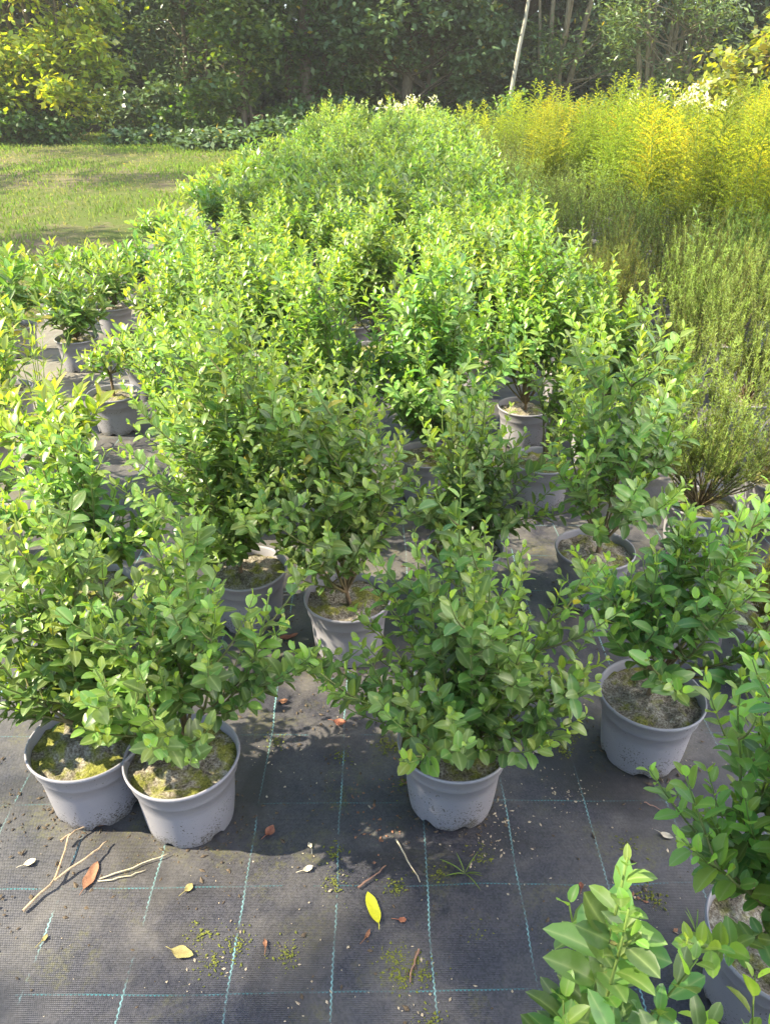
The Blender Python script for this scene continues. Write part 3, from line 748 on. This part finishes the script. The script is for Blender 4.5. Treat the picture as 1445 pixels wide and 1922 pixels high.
# ------------------------------------------------------------------ weeds, flowers
def weed_meshes(seed, h, stems, spread, flower, mat_leaf, Lf=.07, wr=.3, fl=.02, fm='white_flower', start=.25):
    rng = np.random.default_rng(seed); st = MB(); sh = Shoots(seed + 5); fl_ = MB(); FP, FD, FN = [], [], []
    for i in range(stems):
        az = i * 2.4 + rng.normal(0, .4); u = math.sqrt((i + .5) / stems)
        e = np.array([math.cos(az) * spread * u, math.sin(az) * spread * u, h * (.7 + .3 * rng.random())]); b = np.array([e[0] * .15, e[1] * .15, -.005])
        pts = bez(b, b + (e - b) * np.array([.3, .3, .6]), e, 9); tube(st, pts, .004, .0015, 4, (.5, 0, 0), (1, 0, 0)); sh.along(pts, start, .035, Lf, .1, .7, .4, 55)
        if flower:
            m = 16; FP.append(pts[-1] + rng.normal(0, 1, (m, 3)) * np.array([.05, .05, .04])); FD.append(rng.normal(0, 1, (m, 3)) + [0, 0, .4]); FN.append(rng.normal(0, 1, (m, 3)))
    fo = MB(); sh.flush(fo, wr, 'lance', 1)
    out = [('stems', st.mesh('stems', M['stem'])), ('foliage', fo.mesh('foliage', M[mat_leaf]))]
    if flower:
        FP, FD, FN = map(np.concatenate, (FP, FD, FN)); n = len(FP); diamonds(fl_, FP, FD, FN, fl * (1 + rng.random(n)), fl, np.stack([rng.random(n), rng.random(n), np.zeros(n)], 1))
        out.append(('blossom', fl_.mesh('blossom', M[fm])))
    return out
def weed(name, lb, cat, x, y, parts, sc=1.0, group=None, rz=0.0):
    t = thing(name, lb, cat, (x, y, tz(y) + .012), rz, group)
    for nm, me in parts: o = link(nm, me, t); o.scale = (sc, sc, sc)
    return t
WF = [weed_meshes(600 + i, 1.05, 6, .34, True, 'tree_green', .09, .3, .045) for i in range(2)]
G_WF = 'white flowered weeds beyond the potted plants'
for k, (lb, x, y, s) in enumerate((('white flowered weed closing the far end of the privet bed', .35, 18.4, 1.0), ('second white flowered weed close to the end of the privet bed, by the dark tree', .95, 18.6, .95),
        ('white flowered weed standing over the goldenrod, left of the willow thicket', 4.75, 15.6, 1.22), ('tall white flowered weed at the foot of the willow thicket', 6.2, 17.4, 1.25), ('white flowered weed near the bright strip of grass', 5.6, 14.6, 1.25))):
    weed('white_flowered_weed', lb, 'wildflower', x, y, WF[k % 2], s, G_WF, k)
WG = [weed_meshes(620 + i, .95, 12, .42, False, 'privet' if i else 'tree_yellow', .11, .42) for i in range(2)]
rg = random.Random(33)
for k in range(16):
    x = -1.0 + k * .78; y = 18.9 + rg.random() * 1.2
    weed('leafy_weed', 'leafy weed in the rough strip before the trees, among many alike', 'weed', x, y, WG[k % 2], .7 + .4 * rg.random(), 'leafy weeds along the wood edge', k)
GT = weed_meshes(630, .52, 9, .20, False, 'rod', .06, .14)
weed('wild_grass', 'thin upright wild plant growing in the dazzling sunlit shrub', 'weed', -1.52, 3.28, GT, 1.15)
weed('ragwort_weed', 'pale lobed weed poking out of the dark heath shrubs', 'weed', 2.05, 5.0, weed_meshes(631, .92, 2, .10, False, 'privet', .085, .45, start=.75), 1.0)
def marigold(lb, x, y, z):
    t = thing('marigold', lb, 'flower', (x, y, z), 0, 'orange flowers at the lawn edge'); h = MB(); s = MB(); n = 14
    tube(s, [(0, 0, 0), (.006, 0, .05), (0, 0, .11)], .002, .0015, 5); s.build('stem', M['stem'], t)
    a = np.arange(n) * 6.283 / n; d = np.stack([np.cos(a), np.sin(a), np.full(n, .25)], 1); leaves(h, np.tile([[0, 0, .11]], (n, 1)), d, np.tile([[0, 0, 1.]], (n, 1)), .032, .012, .1, .15, np.zeros((n, 3)), lod=1)
    h.build('petals', M['petal'], t)
marigold('orange flower standing beside the third pot up the lawn edge', -1.72, 5.98, .26)
marigold('orange flower alone out in the lawn', -4.35, 14.6, tz(14.6) + .02)

# ------------------------------------------------------------------ trees
def tree(name, label, cat, x, y, seed, leafmat, barkmat, stems, blobs, L=.10, wr=.55, per=130, tone=.4, group=None, droop=0.0, limb=True, cr=.42, leafk=1.45, perk=1.15):
    """stems: (dx0, dy0, dx1, dy1, height, r0); blobs: (cx, cy, cz, rx, ry, rz, clusters)"""
    rng = np.random.default_rng(seed); root = thing(name, label, cat, (x, y, tz(y) - .02), 0, group); lines = []; L = L * leafk; per = int(per * perk)
    for (a, b, c, d, h, r) in stems:
        mb = MB(); p0 = np.array([a, b, -.1]); p2 = np.array([c, d, h]); p1 = p0 + (p2 - p0) * np.array([.35, .35, .5]) + rng.normal(0, .08, 3)
        pts = bez(p0, p1, p2, 12); pts[1:-1] += np.cumsum(rng.normal(0, .02, (10, 3)), 0) * .6
        tube(mb, pts, r, r * .25, 9); lines.append((pts, r, mb))
    P, D, N, LL, T = [], [], [], [], []
    for (cx, cy_, cz, rx, ry, rz, n) in blobs:
        for k in range(n):
            v = unit(rng.normal(0, 1, 3)) * rng.random() ** .38; c = np.array([cx + v[0] * rx, cy_ + v[1] * ry, cz + v[2] * rz]); c[2] = max(c[2], .12)
            if limb:
                pts, r, lm = lines[rng.integers(len(lines))]; dz = np.abs(pts[:, 2] - (c[2] - .5 * np.linalg.norm(c[:2] - pts[0, :2]))); j = int(np.clip(np.argmin(dz), 1, 10))
                q = pts[j]; lp = bez(q, q + (c - q) * np.array([.5, .5, .7]), c, 6); lp[1:-1] += rng.normal(0, .05, (4, 3)); tube(lm, lp, min(r * .35, .03), .006, 4)
            s = cr * (.6 + .8 * rng.random()); m = int(per * (.5 + rng.random()))
            pp = c + rng.normal(0, 1, (m, 3)) * np.array([s, s, s * .7]) * .55; pp[:, 2] = np.maximum(pp[:, 2], .04)
            dd = rng.normal(0, 1, (m, 3)); dd[:, 2] = dd[:, 2] * .5 - .25 - droop; P.append(pp); D.append(dd)
            nn = rng.normal(0, .7, (m, 3)); nn[:, 2] = abs(nn[:, 2]) + .5; N.append(nn); LL.append(L * (.7 + .6 * rng.random(m)))
            T.append(np.stack([np.clip(tone + rng.normal(0, .17) + rng.normal(0, .15, m), 0, 1), rng.random(m), (rng.random(m) < .01) * .8], 1))
    for _, _, mb in lines: mb.build('trunk', M[barkmat], root)
    P, D, N, LL, T = map(np.concatenate, (P, D, N, LL, T)); cr_ = MB(); diamonds(cr_, P, D, N, LL, LL * wr, T); cr_.build('crown', M[leafmat], root)
    return root

tree('hazel_bush', 'yellow green sunlit bush at the left end of the wood edge', 'tree', -7.6, 20.6, 1, 'tree_yellow', 'bark',
     [(0, 0, -.8, .2, 6, .07), (.2, 0, .6, 0, 6, .06), (-.3, .1, -1.4, .3, 5, .06), (.1, .2, 1.2, .4, 4.5, .05)],
     [(-.2, 0, 3.0, 1.9, 1.5, 2.0, 46), (.6, -.3, 1.4, 1.2, 1.0, 1.0, 20), (-1.2, -.3, 1.3, 1.0, 1.0, 1.0, 16), (0, 0, 6, 1.8, 1.6, 1.6, 24)], .115, .6, 120, .45)
tree('field_maple', 'mid green bush filling the corner beyond the yellow green bush', 'tree', -10.6, 20.8, 2, 'tree_green', 'bark', [(0, 0, .2, 0, 3.2, .1), (.3, 0, .9, 0, 3, .07)],
     [(0, 0, 1.7, 1.8, 1.2, 1.2, 50)], .11, .55, 120, .4)
tree('yew_tree', 'dark evergreen in the black hollow with a bare trunk, right of the yellow green bush', 'tree', -5.2, 23.6, 3, 'tree_dark', 'bark', [(0, .5, .25, .5, 8, .08), (.6, .6, .9, .5, 7, .06)],
     [(0, 0, 4.6, 2.0, 1.6, 2.4, 60), (0, .9, 1.6, 1.9, .8, 1.4, 34)], .10, .35, 120, .3)
tree('young_ash', 'light green tree with low hanging boughs in front of brown trunks', 'tree', -3.3, 21.6, 4, 'tree_green', 'bark', [(0, 0, .25, .2, 7, .09), (.2, .1, -.5, .2, 6, .05)],
     [(-.1, -.2, 2.3, 1.15, 1.0, 1.5, 34), (.2, 0, 4.4, 1.5, 1.3, 1.6, 36), (-.5, -.6, 1.0, .6, .6, .4, 8)], .125, .5, 100, .55)
tree('alder_tree', 'brown trunked tree with ivy draped stems, left of the dark blue green tree', 'tree', -1.75, 22.2, 5, 'tree_green', 'bark', [(0, 0, .1, .1, 8, .17), (.4, .2, 1.0, .3, 7, .09), (-.45, .1, -.55, .1, 6, .07), (.75, 0, 1.3, 0, 5, .05)],
     [(.2, 0, 3.2, 1.2, 1.1, 1.6, 30), (.2, 0, 5.8, 1.8, 1.6, 1.6, 34), (.4, .1, 1.5, .9, .7, 1.0, 18)], .11, .5, 90, .2)
tree('holly_tree', 'dark blue green leaved tree hanging over the far end of the privet bed', 'tree', .75, 22.0, 6, 'tree_dark', 'bark', [(0, 0, .1, .2, 8, .16), (.5, .3, 1.1, .2, 6, .08)],
     [(0, -.2, 3.3, 2.0, 1.4, 1.7, 70), (.2, 0, 6.0, 2.2, 1.8, 1.8, 40), (-1.0, -.2, 2.0, 1.0, .9, .8, 14), (1.5, -.3, 1.9, .9, .8, 1.0, 18)], .115, .6, 120, .62)
tree('birch_sapling', 'slim pale leaning trunk standing alone in front of dark trees', 'tree', 3.02, 20.3, 7, 'tree_green', 'bark_pale', [(0, 0, .85, .1, 5.6, .062)],
     [(.9, .1, 5.3, .9, .8, 1.0, 16), (.1, 0, .7, .25, .25, .5, 4)], .09, .55, 70, .5, cr=.28)
tree('willow_clump', 'willow with a fan of tan stems just right of the pale leaning trunk', 'tree', 4.35, 21.6, 8, 'tree_willow', 'bark_willow',
     [(0, 0, .7, .1, 6, .10), (.15, .1, 1.5, .2, 6, .09), (-.1, 0, -.25, .1, 6, .08), (.1, -.1, .25, -.2, 5.5, .07), (-.2, .1, -.7, .1, 5, .06)],
     [(.3, 0, 4.9, 1.8, 1.3, 1.4, 36), (.0, -.3, 1.7, .7, .7, .8, 12), (1.2, -.2, 2.0, .8, .5, .7, 8)], .10, .3, 90, .4)
tree('willow_thicket', 'many stemmed willow thicket with arching tan poles and fine leaves', 'tree', 6.6, 20.4, 9, 'tree_willow', 'bark_willow',
     [(-.25 + .1 * i, .05 * (i % 3), -1.4 + .42 * i, .1 * (i % 4), 5.6 + .3 * (i % 2), .075 - .004 * (i % 4)) for i in range(9)],
     [(.2, 0, 4.8, 2.2, 1.4, 1.5, 46), (-1.0, -.3, 2.7, .8, .6, 1.1, 20), (.6, -.4, 2.8, .9, .6, 1.0, 18), (.3, -.2, 1.0, 1.1, .6, .7, 14)], .095, .24, 100, .45)
tree('bramble_bush', 'sunlit yellow green bush rising behind the bright grass strip', 'bush', 8.55, 18.8, 10, 'tree_yellow', 'bark', [(0, 0, .2, 0, 2.2, .03), (.4, .1, 1.0, 0, 2.0, .03), (-.5, 0, -.9, .1, 1.8, .03)],
     [(0, 0, 1.1, 1.7, 1.2, .95, 60), (.8, 0, 2.0, 1.2, 1.0, .6, 24)], .12, .75, 110, .5)
tree('dogwood_bush', 'green bush between the willow thicket and the yellow green bush', 'bush', 10.8, 20.6, 11, 'tree_green', 'bark', [(0, 0, .2, 0, 4.2, .05), (.4, .1, 1.0, 0, 4.0, .05)],
     [(0, 0, 2.4, 2.0, 1.3, 2.0, 60)], .12, .6, 110, .5)
G_UG = 'low dark clumps at the foot of the trees'
for k, (lb, x, y, w, h, m, tn) in enumerate((
   ('wide ivy mound with greyish leaves left of the far privets', -2.4, 18.6, .9, .6, 'tree_dark', .7), ('low dark clump in the lawn corner before the black hollow', -5.4, 19.6, .6, .28, 'tree_dark', .3),
   ('shaded leafy clump under the yellow green bush', -8.2, 20.0, 1.5, .7, 'tree_green', .15), ('small dark clump running on from the wide ivy mound', -3.7, 18.6, .6, .2, 'tree_dark', .4),
   ('leafy mound under the trees behind the lawn, left of the brown trunks', -4.6, 22.6, 1.3, .9, 'tree_green', .3), ('tall leafy mound closing the black hollow', -6.2, 23.2, 1.4, 1.3, 'tree_dark', .5), ('leafy mound around the feet of the brown trunks', -1.6, 21.2, 1.1, .9, 'tree_green', .25),
   ('leafy mound between the pale leaning trunk and the dark tree', 1.7, 22.6, 1.2, 1.0, 'tree_green', .3), ('leafy mound around the feet of the tan willow stems', 5.4, 20.9, 1.3, 1.0, 'tree_willow', .5),
   ('low ivy under the dark blue green tree', .3, 20.6, 1.4, .7, 'tree_dark', .7), ('low leafy clump under the pale leaning trunk', 2.6, 21.0, 1.3, .6, 'tree_green', .4),
   ('leafy clump in front of the willow stems', 4.6, 19.6, 1.2, .75, 'tree_willow', .4))):
    tree('ivy_mound', lb, 'bush', x, y, 40 + k, m, 'bark', [(0, 0, .1, 0, h * .8, .02), (.2, 0, .4, 0, h * .7, .02), (-.2, .1, -.5, 0, h * .7, .02)],
         [(0, 0, h * .45, w, w * .6, h * .5, int(14 + 14 * w))], .09, .7, 90, tn, G_UG, cr=.28)
# trees further back, wood shade put into their leaf colour, and the wood beyond
for k, (x, y, m) in enumerate(((-15, 27, 'tree_green'), (-16.5, 23.5, 'tree_dark'), (-10.5, 26, 'tree_dark'), (-7.2, 27.5, 'tree_dark'), (-4.3, 27, 'tree_dark'), (-1.2, 27.4, 'tree_dark'), (1.9, 26.2, 'tree_dark'), (4.6, 27.2, 'tree_dark'), (7.3, 26.2, 'tree_dark'), (10.5, 26, 'tree_dark'), (14.5, 25, 'tree_green'))):
    tree('wood_tree', 'dark tree standing back in the shade of the wood', 'tree', x, y, 60 + k, m, 'bark', [(0, 0, .3, .1, 9, .17), (.8, .3, 1.2, .2, 7, .08)],
         [(0, 0, 5.0, 2.5, 1.6, 3.6, 80), (0, 0, 1.4, 2.2, 1.2, 1.2, 56)], .17, .55, 150, .0, 'dark trees standing back in the wood')
def far_wood():
    rng = np.random.default_rng(70); n = 60000; mb = MB()
    p = np.stack([rng.uniform(-34, 34, n), 31 + 4 * rng.random(n), 14 * rng.random(n) ** .85], 1); p[:, 2] += tzv(p[:, 1]); p[:, 2] -= 3 * np.abs(np.sin(p[:, 0] * .6)) * (p[:, 2] > 9)
    diamonds(mb, p, rng.normal(0, 1, (n, 3)), rng.normal(0, 1, (n, 3)) + [0, -.4, .3], .50, .38, np.stack([np.clip(rng.normal(.3, .2, n), 0, 1), rng.random(n), np.zeros(n)], 1))
    tag(mb.build('far_woodland', M['tree_dark']), 'dark woodland closing the view behind the trees', kind='stuff')
far_wood()
# trees standing to the left of the camera, outside the frame, whose crowns shade the beds
def shade_tree(x, y, seed, blobs, h=8, L=.13, per=70, cr=.5):
    tree('shade_tree', 'tall tree beside the nursery bed casting dappled shade', 'tree', x, y, seed, 'tree_green', 'bark', [(0, 0, .2, 0, h, .11)], blobs, L, .6, per, .4, 'tall trees beside the nursery bed', cr=cr, leafk=1, perk=1)
def ray(tx, ty, tz_, dist):                                      # where a crown must hang to shade the point (tx, ty, tz_)
    return Vector((tx, ty, tz_)) + SUNV * dist
def shade_at(x, y, seed, items, **kw):
    bl = []
    for (tx, ty, tz_, dist, rx, ry, rz, n) in items:
        c = ray(tx, ty, tz_, dist); bl.append((c.x - x, c.y - y, c.z - tz(y), rx, ry, rz, n))
    shade_tree(x, y, seed, bl, **kw)
shade_at(-9.0, -2.6, 81, [(1.0, 1.50, 0, 11.5, .42, .42, .42, 24), (1.15, 2.05, 0, 11.2, .30, .16, .30, 7), (.45, 1.06, 0, 11.8, .20, .10, .20, 7), (.95, .86, 0, 11.6, .26, .10, .26, 8), (.62, 1.22, 0, 11.3, .16, .12, .16, 6), (1.3, 1.05, 0, 11.4, .25, .2, .25, 9), (.55, .62, 0, 11.9, .12, .06, .12, 3), (-.9, .62, 0, 11, .2, .08, .2, 3), (-.25, .72, 0, 11, .12, .07, .12, 2)], h=9, cr=.20, L=.10, per=64)
shade_at(-9.5, 8.5, 82, [(.1, 6.9, .7, 12, 1.2, .8, 1.0, 20), (.4, 9.2, .8, 12.5, 1.4, 1.4, 1.2, 26), (2.6, 5.7, .5, 12.5, 1.3, 1.2, 1.0, 34), (-5.6, 8.0, 0, 6.5, .7, .9, .8, 16), (-3.4, 8.4, 0, 9, .7, .9, .8, 16), (-7.5, 8.3, 0, 4, .6, .7, .7, 14)], h=9.5)
shade_at(-10.5, 14, 83, [(.2, 12.4, .8, 13, 1.3, 1.6, 1.2, 22), (-5.5, 18.2, .3, 9, 1.0, 1.0, 1.0, 18), (-6.0, 13.2, 0, 7, .7, 1.1, .8, 16), (-3.6, 13.6, 0, 9, .6, .9, .8, 14)], h=9)

# ------------------------------------------------------------------ litter on the fabric
def ground_z(x, y): return tz(y) + .0135
def dead_leaf(lb, x, y, rz, L, W, mat, curl=.3, fold=.3, lift=.006, name='fallen_leaf', stalk=True):
    t = MB(); N = 9; V = []; 
    for i in range(N):
        u = i / (N - 1); w = W * .5 * math.sin(math.pi * min(1, u * .96 + .03)) ** .8 * (1 + .12 * math.sin(9 * u + L * 90)); zc = lift * .3 + curl * L * (u - .5) ** 2
        for s in (-1, -.5, 0, .5, 1): V.append((L * (u - .5), s * w, zc + fold * abs(s) * w + .0012 * math.sin(s * 5 + u * 11)))
    n = len(V); i = np.arange(N - 1)[:, None] * 5 + np.arange(4)[None]; f = np.stack([i, i + 1, i + 6, i + 5], -1).reshape(-1, 4)
    V = np.array(V); t.add(V, f); t.add(V - [0, 0, .0006], f[:, ::-1])
    if stalk: tube(t, [V[2], V[2] + [-.006, .001, .001], V[2] + [-.014, .004, -.002]], .0008, .0006, 4)
    o = t.build(name, M[mat]); o.location = (x, y, ground_z(x, y)); o.rotation_euler = (0, 0, rz)
    return tag(o, lb, 'leaf', 'fallen leaves on the ground fabric')
def twig(lb, lines, mat, r=.003, name='twig', cat='twig'):
    x, y = lines[0][0][:2]; mb = MB()
    for ln in lines:
        a = np.array(ln, dtype=float); a[:, 0] -= x; a[:, 1] -= y; k = np.linspace(0, 1, len(a) * 3); o = np.linspace(0, 1, len(a))
        p = np.stack([np.interp(k, o, a[:, i]) for i in range(3)], 1); p[1:-1] += np.random.default_rng(int(abs(x) * 1e4)).normal(0, .0012, (len(p) - 2, 3)) * [1, 1, .4]
        tube(mb, p, r, r * .55, 6)
    o = mb.build(name, M[mat]); o.location = (x, y, ground_z(x, y)); return tag(o, lb, cat)
PXL = lambda px, py: _at(px, py)
_th, _ps = R(28.7), R(.59)
_f = np.array([math.sin(_ps) * math.cos(_th), math.cos(_ps) * math.cos(_th), -math.sin(_th)]); _r = np.array([math.cos(_ps), -math.sin(_ps), 0]); _u = np.cross(_r, _f)
def _at(px, py):                                                 # a spot on the level fabric, read off the photograph
    d = _f + _r * (px - 722.5) / 1445 + _u * (961 - py) / 1445; k = (.0135 - CAM_H) / d[2]; return d[0] * k, d[1] * k
for lb, px, py, rz, L, W, mt, curl in (
  ('long yellow leaf lying flat in the open foreground', 700, 1705, 1.9, .072, .026, 'leaf_yellow', .2), ('broad olive brown leaf near the lower thread line', 343, 1790, -.25, .047, .024, 'leaf_olive', .3),
  ('dark pinkish brown leaf lying on the branched twig', 172, 1645, 1.45, .066, .026, 'leaf_brown', .2), ('crumpled rust red leaf right of the mossy pot', 507, 1562, 1.1, .030, .022, 'leaf_red', .8),
  ('long rust brown curled leaf beside the small clean pot', 542, 1197, .35, .060, .022, 'leaf_red', .5), ('folded tan brown leaf between thread lines left of the rounded privet', 638, 1358, -.1, .036, .024, 'leaf_red', .9),
  ('ragged off white leaf on the sunlit fabric at the picture edge', 57, 1620, .6, .026, .016, 'leaf_pale', .3), ('pale leaf scrap on the thread line below the mossy pot', 355, 1668, 1.0, .022, .016, 'leaf_olive', .5),
  ('cream leaf tip in front of the rust red leaf', 578, 1632, .5, .024, .014, 'leaf_pale', .5), ('cream oval leaf under the large leaved privet', 1250, 1570, -.5, .028, .016, 'leaf_pale', .5),
  ('brown hollow leaf half way between mossy pot and small clean pot', 532, 1318, .2, .024, .018, 'leaf_brown', .9), ('small brown leaf above the lower thread line', 498, 1772, 1.8, .020, .008, 'leaf_brown', .5),
  ('pinkish brown curled leaf right of the long yellow leaf', 690, 1755, 1.1, .022, .008, 'leaf_brown', .6), ('small round tan leaf near the bottom privet sprig', 755, 1728, 0, .016, .012, 'leaf_red', .5),
  ('tan seed like leaf on the thread line under big pale shoots', 1090, 1663, 1.4, .015, .010, 'leaf_red', .4), ('small cream leaf in front of the rust red leaf and pot', 582, 1588, 2, .016, .009, 'leaf_pale', .5),
  ('brown leaf by the front of the sunlit pot', 190, 1549, .1, .020, .011, 'leaf_red', .4), ('tan leaf on the thread line near the picture edge', 85, 1762, 1.2, .016, .009, 'leaf_olive', .4),
  ('large brown leaf at the edge by the shaded pot', 12, 868, .1, .06, .03, 'leaf_brown', .4), ('grey withered leaf right of the rounded privet pot', 1010, 1412, -.3, .034, .014, 'leaf_pale', .4)):
    x, y = _at(px, py); dead_leaf(lb, x, y, rz, L, W, mt, curl)
A = lambda px, py, z=.004: (*_at(px, py), z)
twig('branched pale twig with three prongs lying in front of the sunlit pot', [[A(45, 1712), A(105, 1660, .012), A(135, 1575, .02), A(190, 1548, .012)], [A(105, 1660, .012), A(170, 1618, .02), A(205, 1585, .012)], [A(118, 1590, .02), A(148, 1567, .018)]], 'twig', .0031)
twig('straight dry stalk behind the branched twig, pointing to the mossy pot', [[A(188, 1652), A(250, 1632, .006), A(318, 1606, .008)]], 'straw', .0018)
twig('second dry stalk lying just below the straight one', [[A(185, 1656), A(235, 1648, .005), A(275, 1634, .003)]], 'straw', .0016)
twig('thick reddish twig above the long yellow leaf', [[A(672, 1668), A(700, 1650, .006), A(724, 1627, .005)]], 'twig_red', .0026)
twig('pale straight straw in front of the rounded privet pot', [[A(743, 1578), A(765, 1617, .005), A(788, 1658)]], 'straw', .002)
twig('curved pinkish twig near the lower thread line', [[A(786, 1784), A(776, 1812, .004), A(770, 1846)]], 'twig_red', .0024)
twig('small brown forked twig right of the small clean pot', [[A(604, 1262), A(612, 1282, .005), A(622, 1300)], [A(606, 1270, .004), A(618, 1280, .006)]], 'twig_red', .0026)
twig('thin dark twig in the shade of the large leaved privet', [[A(1208, 1508), A(1228, 1516, .004), A(1250, 1526)]], 'twig_red', .0014)
def tuft(lb, px, py, n, L, seed):
    x, y = _at(px, py); rng = np.random.default_rng(seed); a = rng.random(n) * 6.283
    d = np.stack([np.cos(a), np.sin(a), .5 + rng.random(n)], 1); mb = MB()
    leaves(mb, np.zeros((n, 3)), d, np.stack([-np.cos(a) * .5, -np.sin(a) * .5, np.ones(n)], 1), L * (.6 + .6 * rng.random(n)), .003, .1, .5, np.stack([rng.random(n) * .5, rng.random(n), np.zeros(n)], 1))
    o = mb.build('grass_tuft', M['grass']); o.location = (x, y, ground_z(x, y)); tag(o, lb, 'weed', 'grass tufts on the ground fabric')
tuft('small grass tuft growing through the fabric in the middle foreground', 872, 1640, 9, .05, 1)
tuft('small grass tuft beside the closest pot', 1305, 1750, 8, .04, 2)

def litter():
    rng = np.random.default_rng(90)
    def spots(n, clus, spread, x0, x1, y0, y1):
        c = np.stack([rng.uniform(x0, x1, clus), rng.uniform(y0, y1, clus)], 1); i = rng.integers(clus, size=n); return c[i] + rng.normal(0, 1, (n, 2)) * spread * rng.random((n, 1)) ** .5
    def put(name, mat, P, s0, s1, flat, label):
        mb = MB(); n = len(P); s = s0 + (s1 - s0) * rng.random(n) ** 2.5; a = rng.random(n) * 6.283
        base = np.array([[1, 0, 0], [0, 1, 0], [-1, 0, 0], [0, -1, 0], [0, 0, 1], [0, 0, -.3]], float)
        el = 1 + 1.6 * rng.random(n)
        v = base[None] * s[:, None, None] * (1 + rng.normal(0, .2, (n, 6, 1))); v[:, :, 0] *= el[:, None]; v[:, :, 2] *= flat
        ca, sa = np.cos(a)[:, None], np.sin(a)[:, None]; X = v[:, :, 0] * ca - v[:, :, 1] * sa; Y = v[:, :, 0] * sa + v[:, :, 1] * ca
        v = np.stack([X + P[:, 0, None], Y + P[:, 1, None], v[:, :, 2] + .0135 + .2 * s[:, None]], -1)
        f = np.array([[0, 1, 4], [1, 2, 4], [2, 3, 4], [3, 0, 4], [1, 0, 5], [2, 1, 5], [3, 2, 5], [0, 3, 5]])
        mb.add(v.reshape(-1, 3), ((np.arange(n) * 6)[:, None, None] + f[None]).reshape(-1, 3)); tag(mb.build(name, M[mat], smooth=False), label, kind='stuff')
    Q = np.concatenate([spots(500, 26, .10, -.9, 1.1, .75, 2.3), np.stack([rng.uniform(-1, 1.2, 260), rng.uniform(.6, 2.4, 260)], 1), spots(120, 3, .05, .15, .5, 1.05, 1.3)])
    put('pale_grit', 'grit_pale', Q, .0007, .0030, .5, 'pale grit and seed scraps scattered on the fabric')
    Q = np.concatenate([spots(900, 30, .10, -1.0, 1.1, .85, 2.4), np.stack([rng.uniform(-1.2, 1.2, 500), rng.uniform(.6, 2.6, 500)], 1)])
    for (_, hx, hy, _k) in HEROES[:8]:
        a = rng.random(90) * 6.283; rr = .100 + abs(rng.normal(0, .022, 90)); Q = np.concatenate([Q, np.stack([hx + rr * np.cos(a), hy + rr * np.sin(a)], 1)])
    put('soil_crumbs', 'grit_dark', Q, .0012, .0045, .6, 'dark soil crumbs scattered on the fabric')
    Q = spots(150, 6, .05, -.1, .6, 1.0, 1.5); put('bark_bits', 'leaf_brown', Q, .0010, .0040, .35, 'reddish bark bits scattered on the fabric')
    Q = np.concatenate([spots(1800, 22, .022, -.5, .75, .85, 1.6), spots(600, 7, .02, .02, .2, .75, 1.1)]); put('moss_specks', 'moss', Q, .0008, .0026, .6, 'moss specks growing on the fabric')
litter()

# ------------------------------------------------------------------ thin scatter volume added to stand in for lens veil
def lens_veil():
    x0, x1, y0, y1, z0, z1 = -60, 60, -20, 60, -2.0, 17.0
    mb = MB(); v = [(x, y, z) for z in (z0, z1) for y in (y0, y1) for x in (x0, x1)]
    mb.add(v, np.array([[0, 2, 3, 1], [4, 5, 7, 6], [0, 1, 5, 4], [2, 6, 7, 3], [0, 4, 6, 2], [1, 3, 7, 5]]))
    m = bpy.data.materials.new('lens_veil'); m.use_nodes = True; n = m.node_tree; n.nodes.clear()
    out = n.nodes.new('ShaderNodeOutputMaterial'); pv = n.nodes.new('ShaderNodeVolumePrincipled')
    pv.inputs['Color'].default_value = (1.0, .97, .88, 1); pv.inputs['Density'].default_value = VEIL_DENSITY; pv.inputs['Anisotropy'].default_value = .35
    n.links.new(pv.outputs[0], out.inputs['Volume'])
    tag(mb.build('lens_veil', m, smooth=False), kind='stuff')
VEIL_DENSITY = .0018
lens_veil()
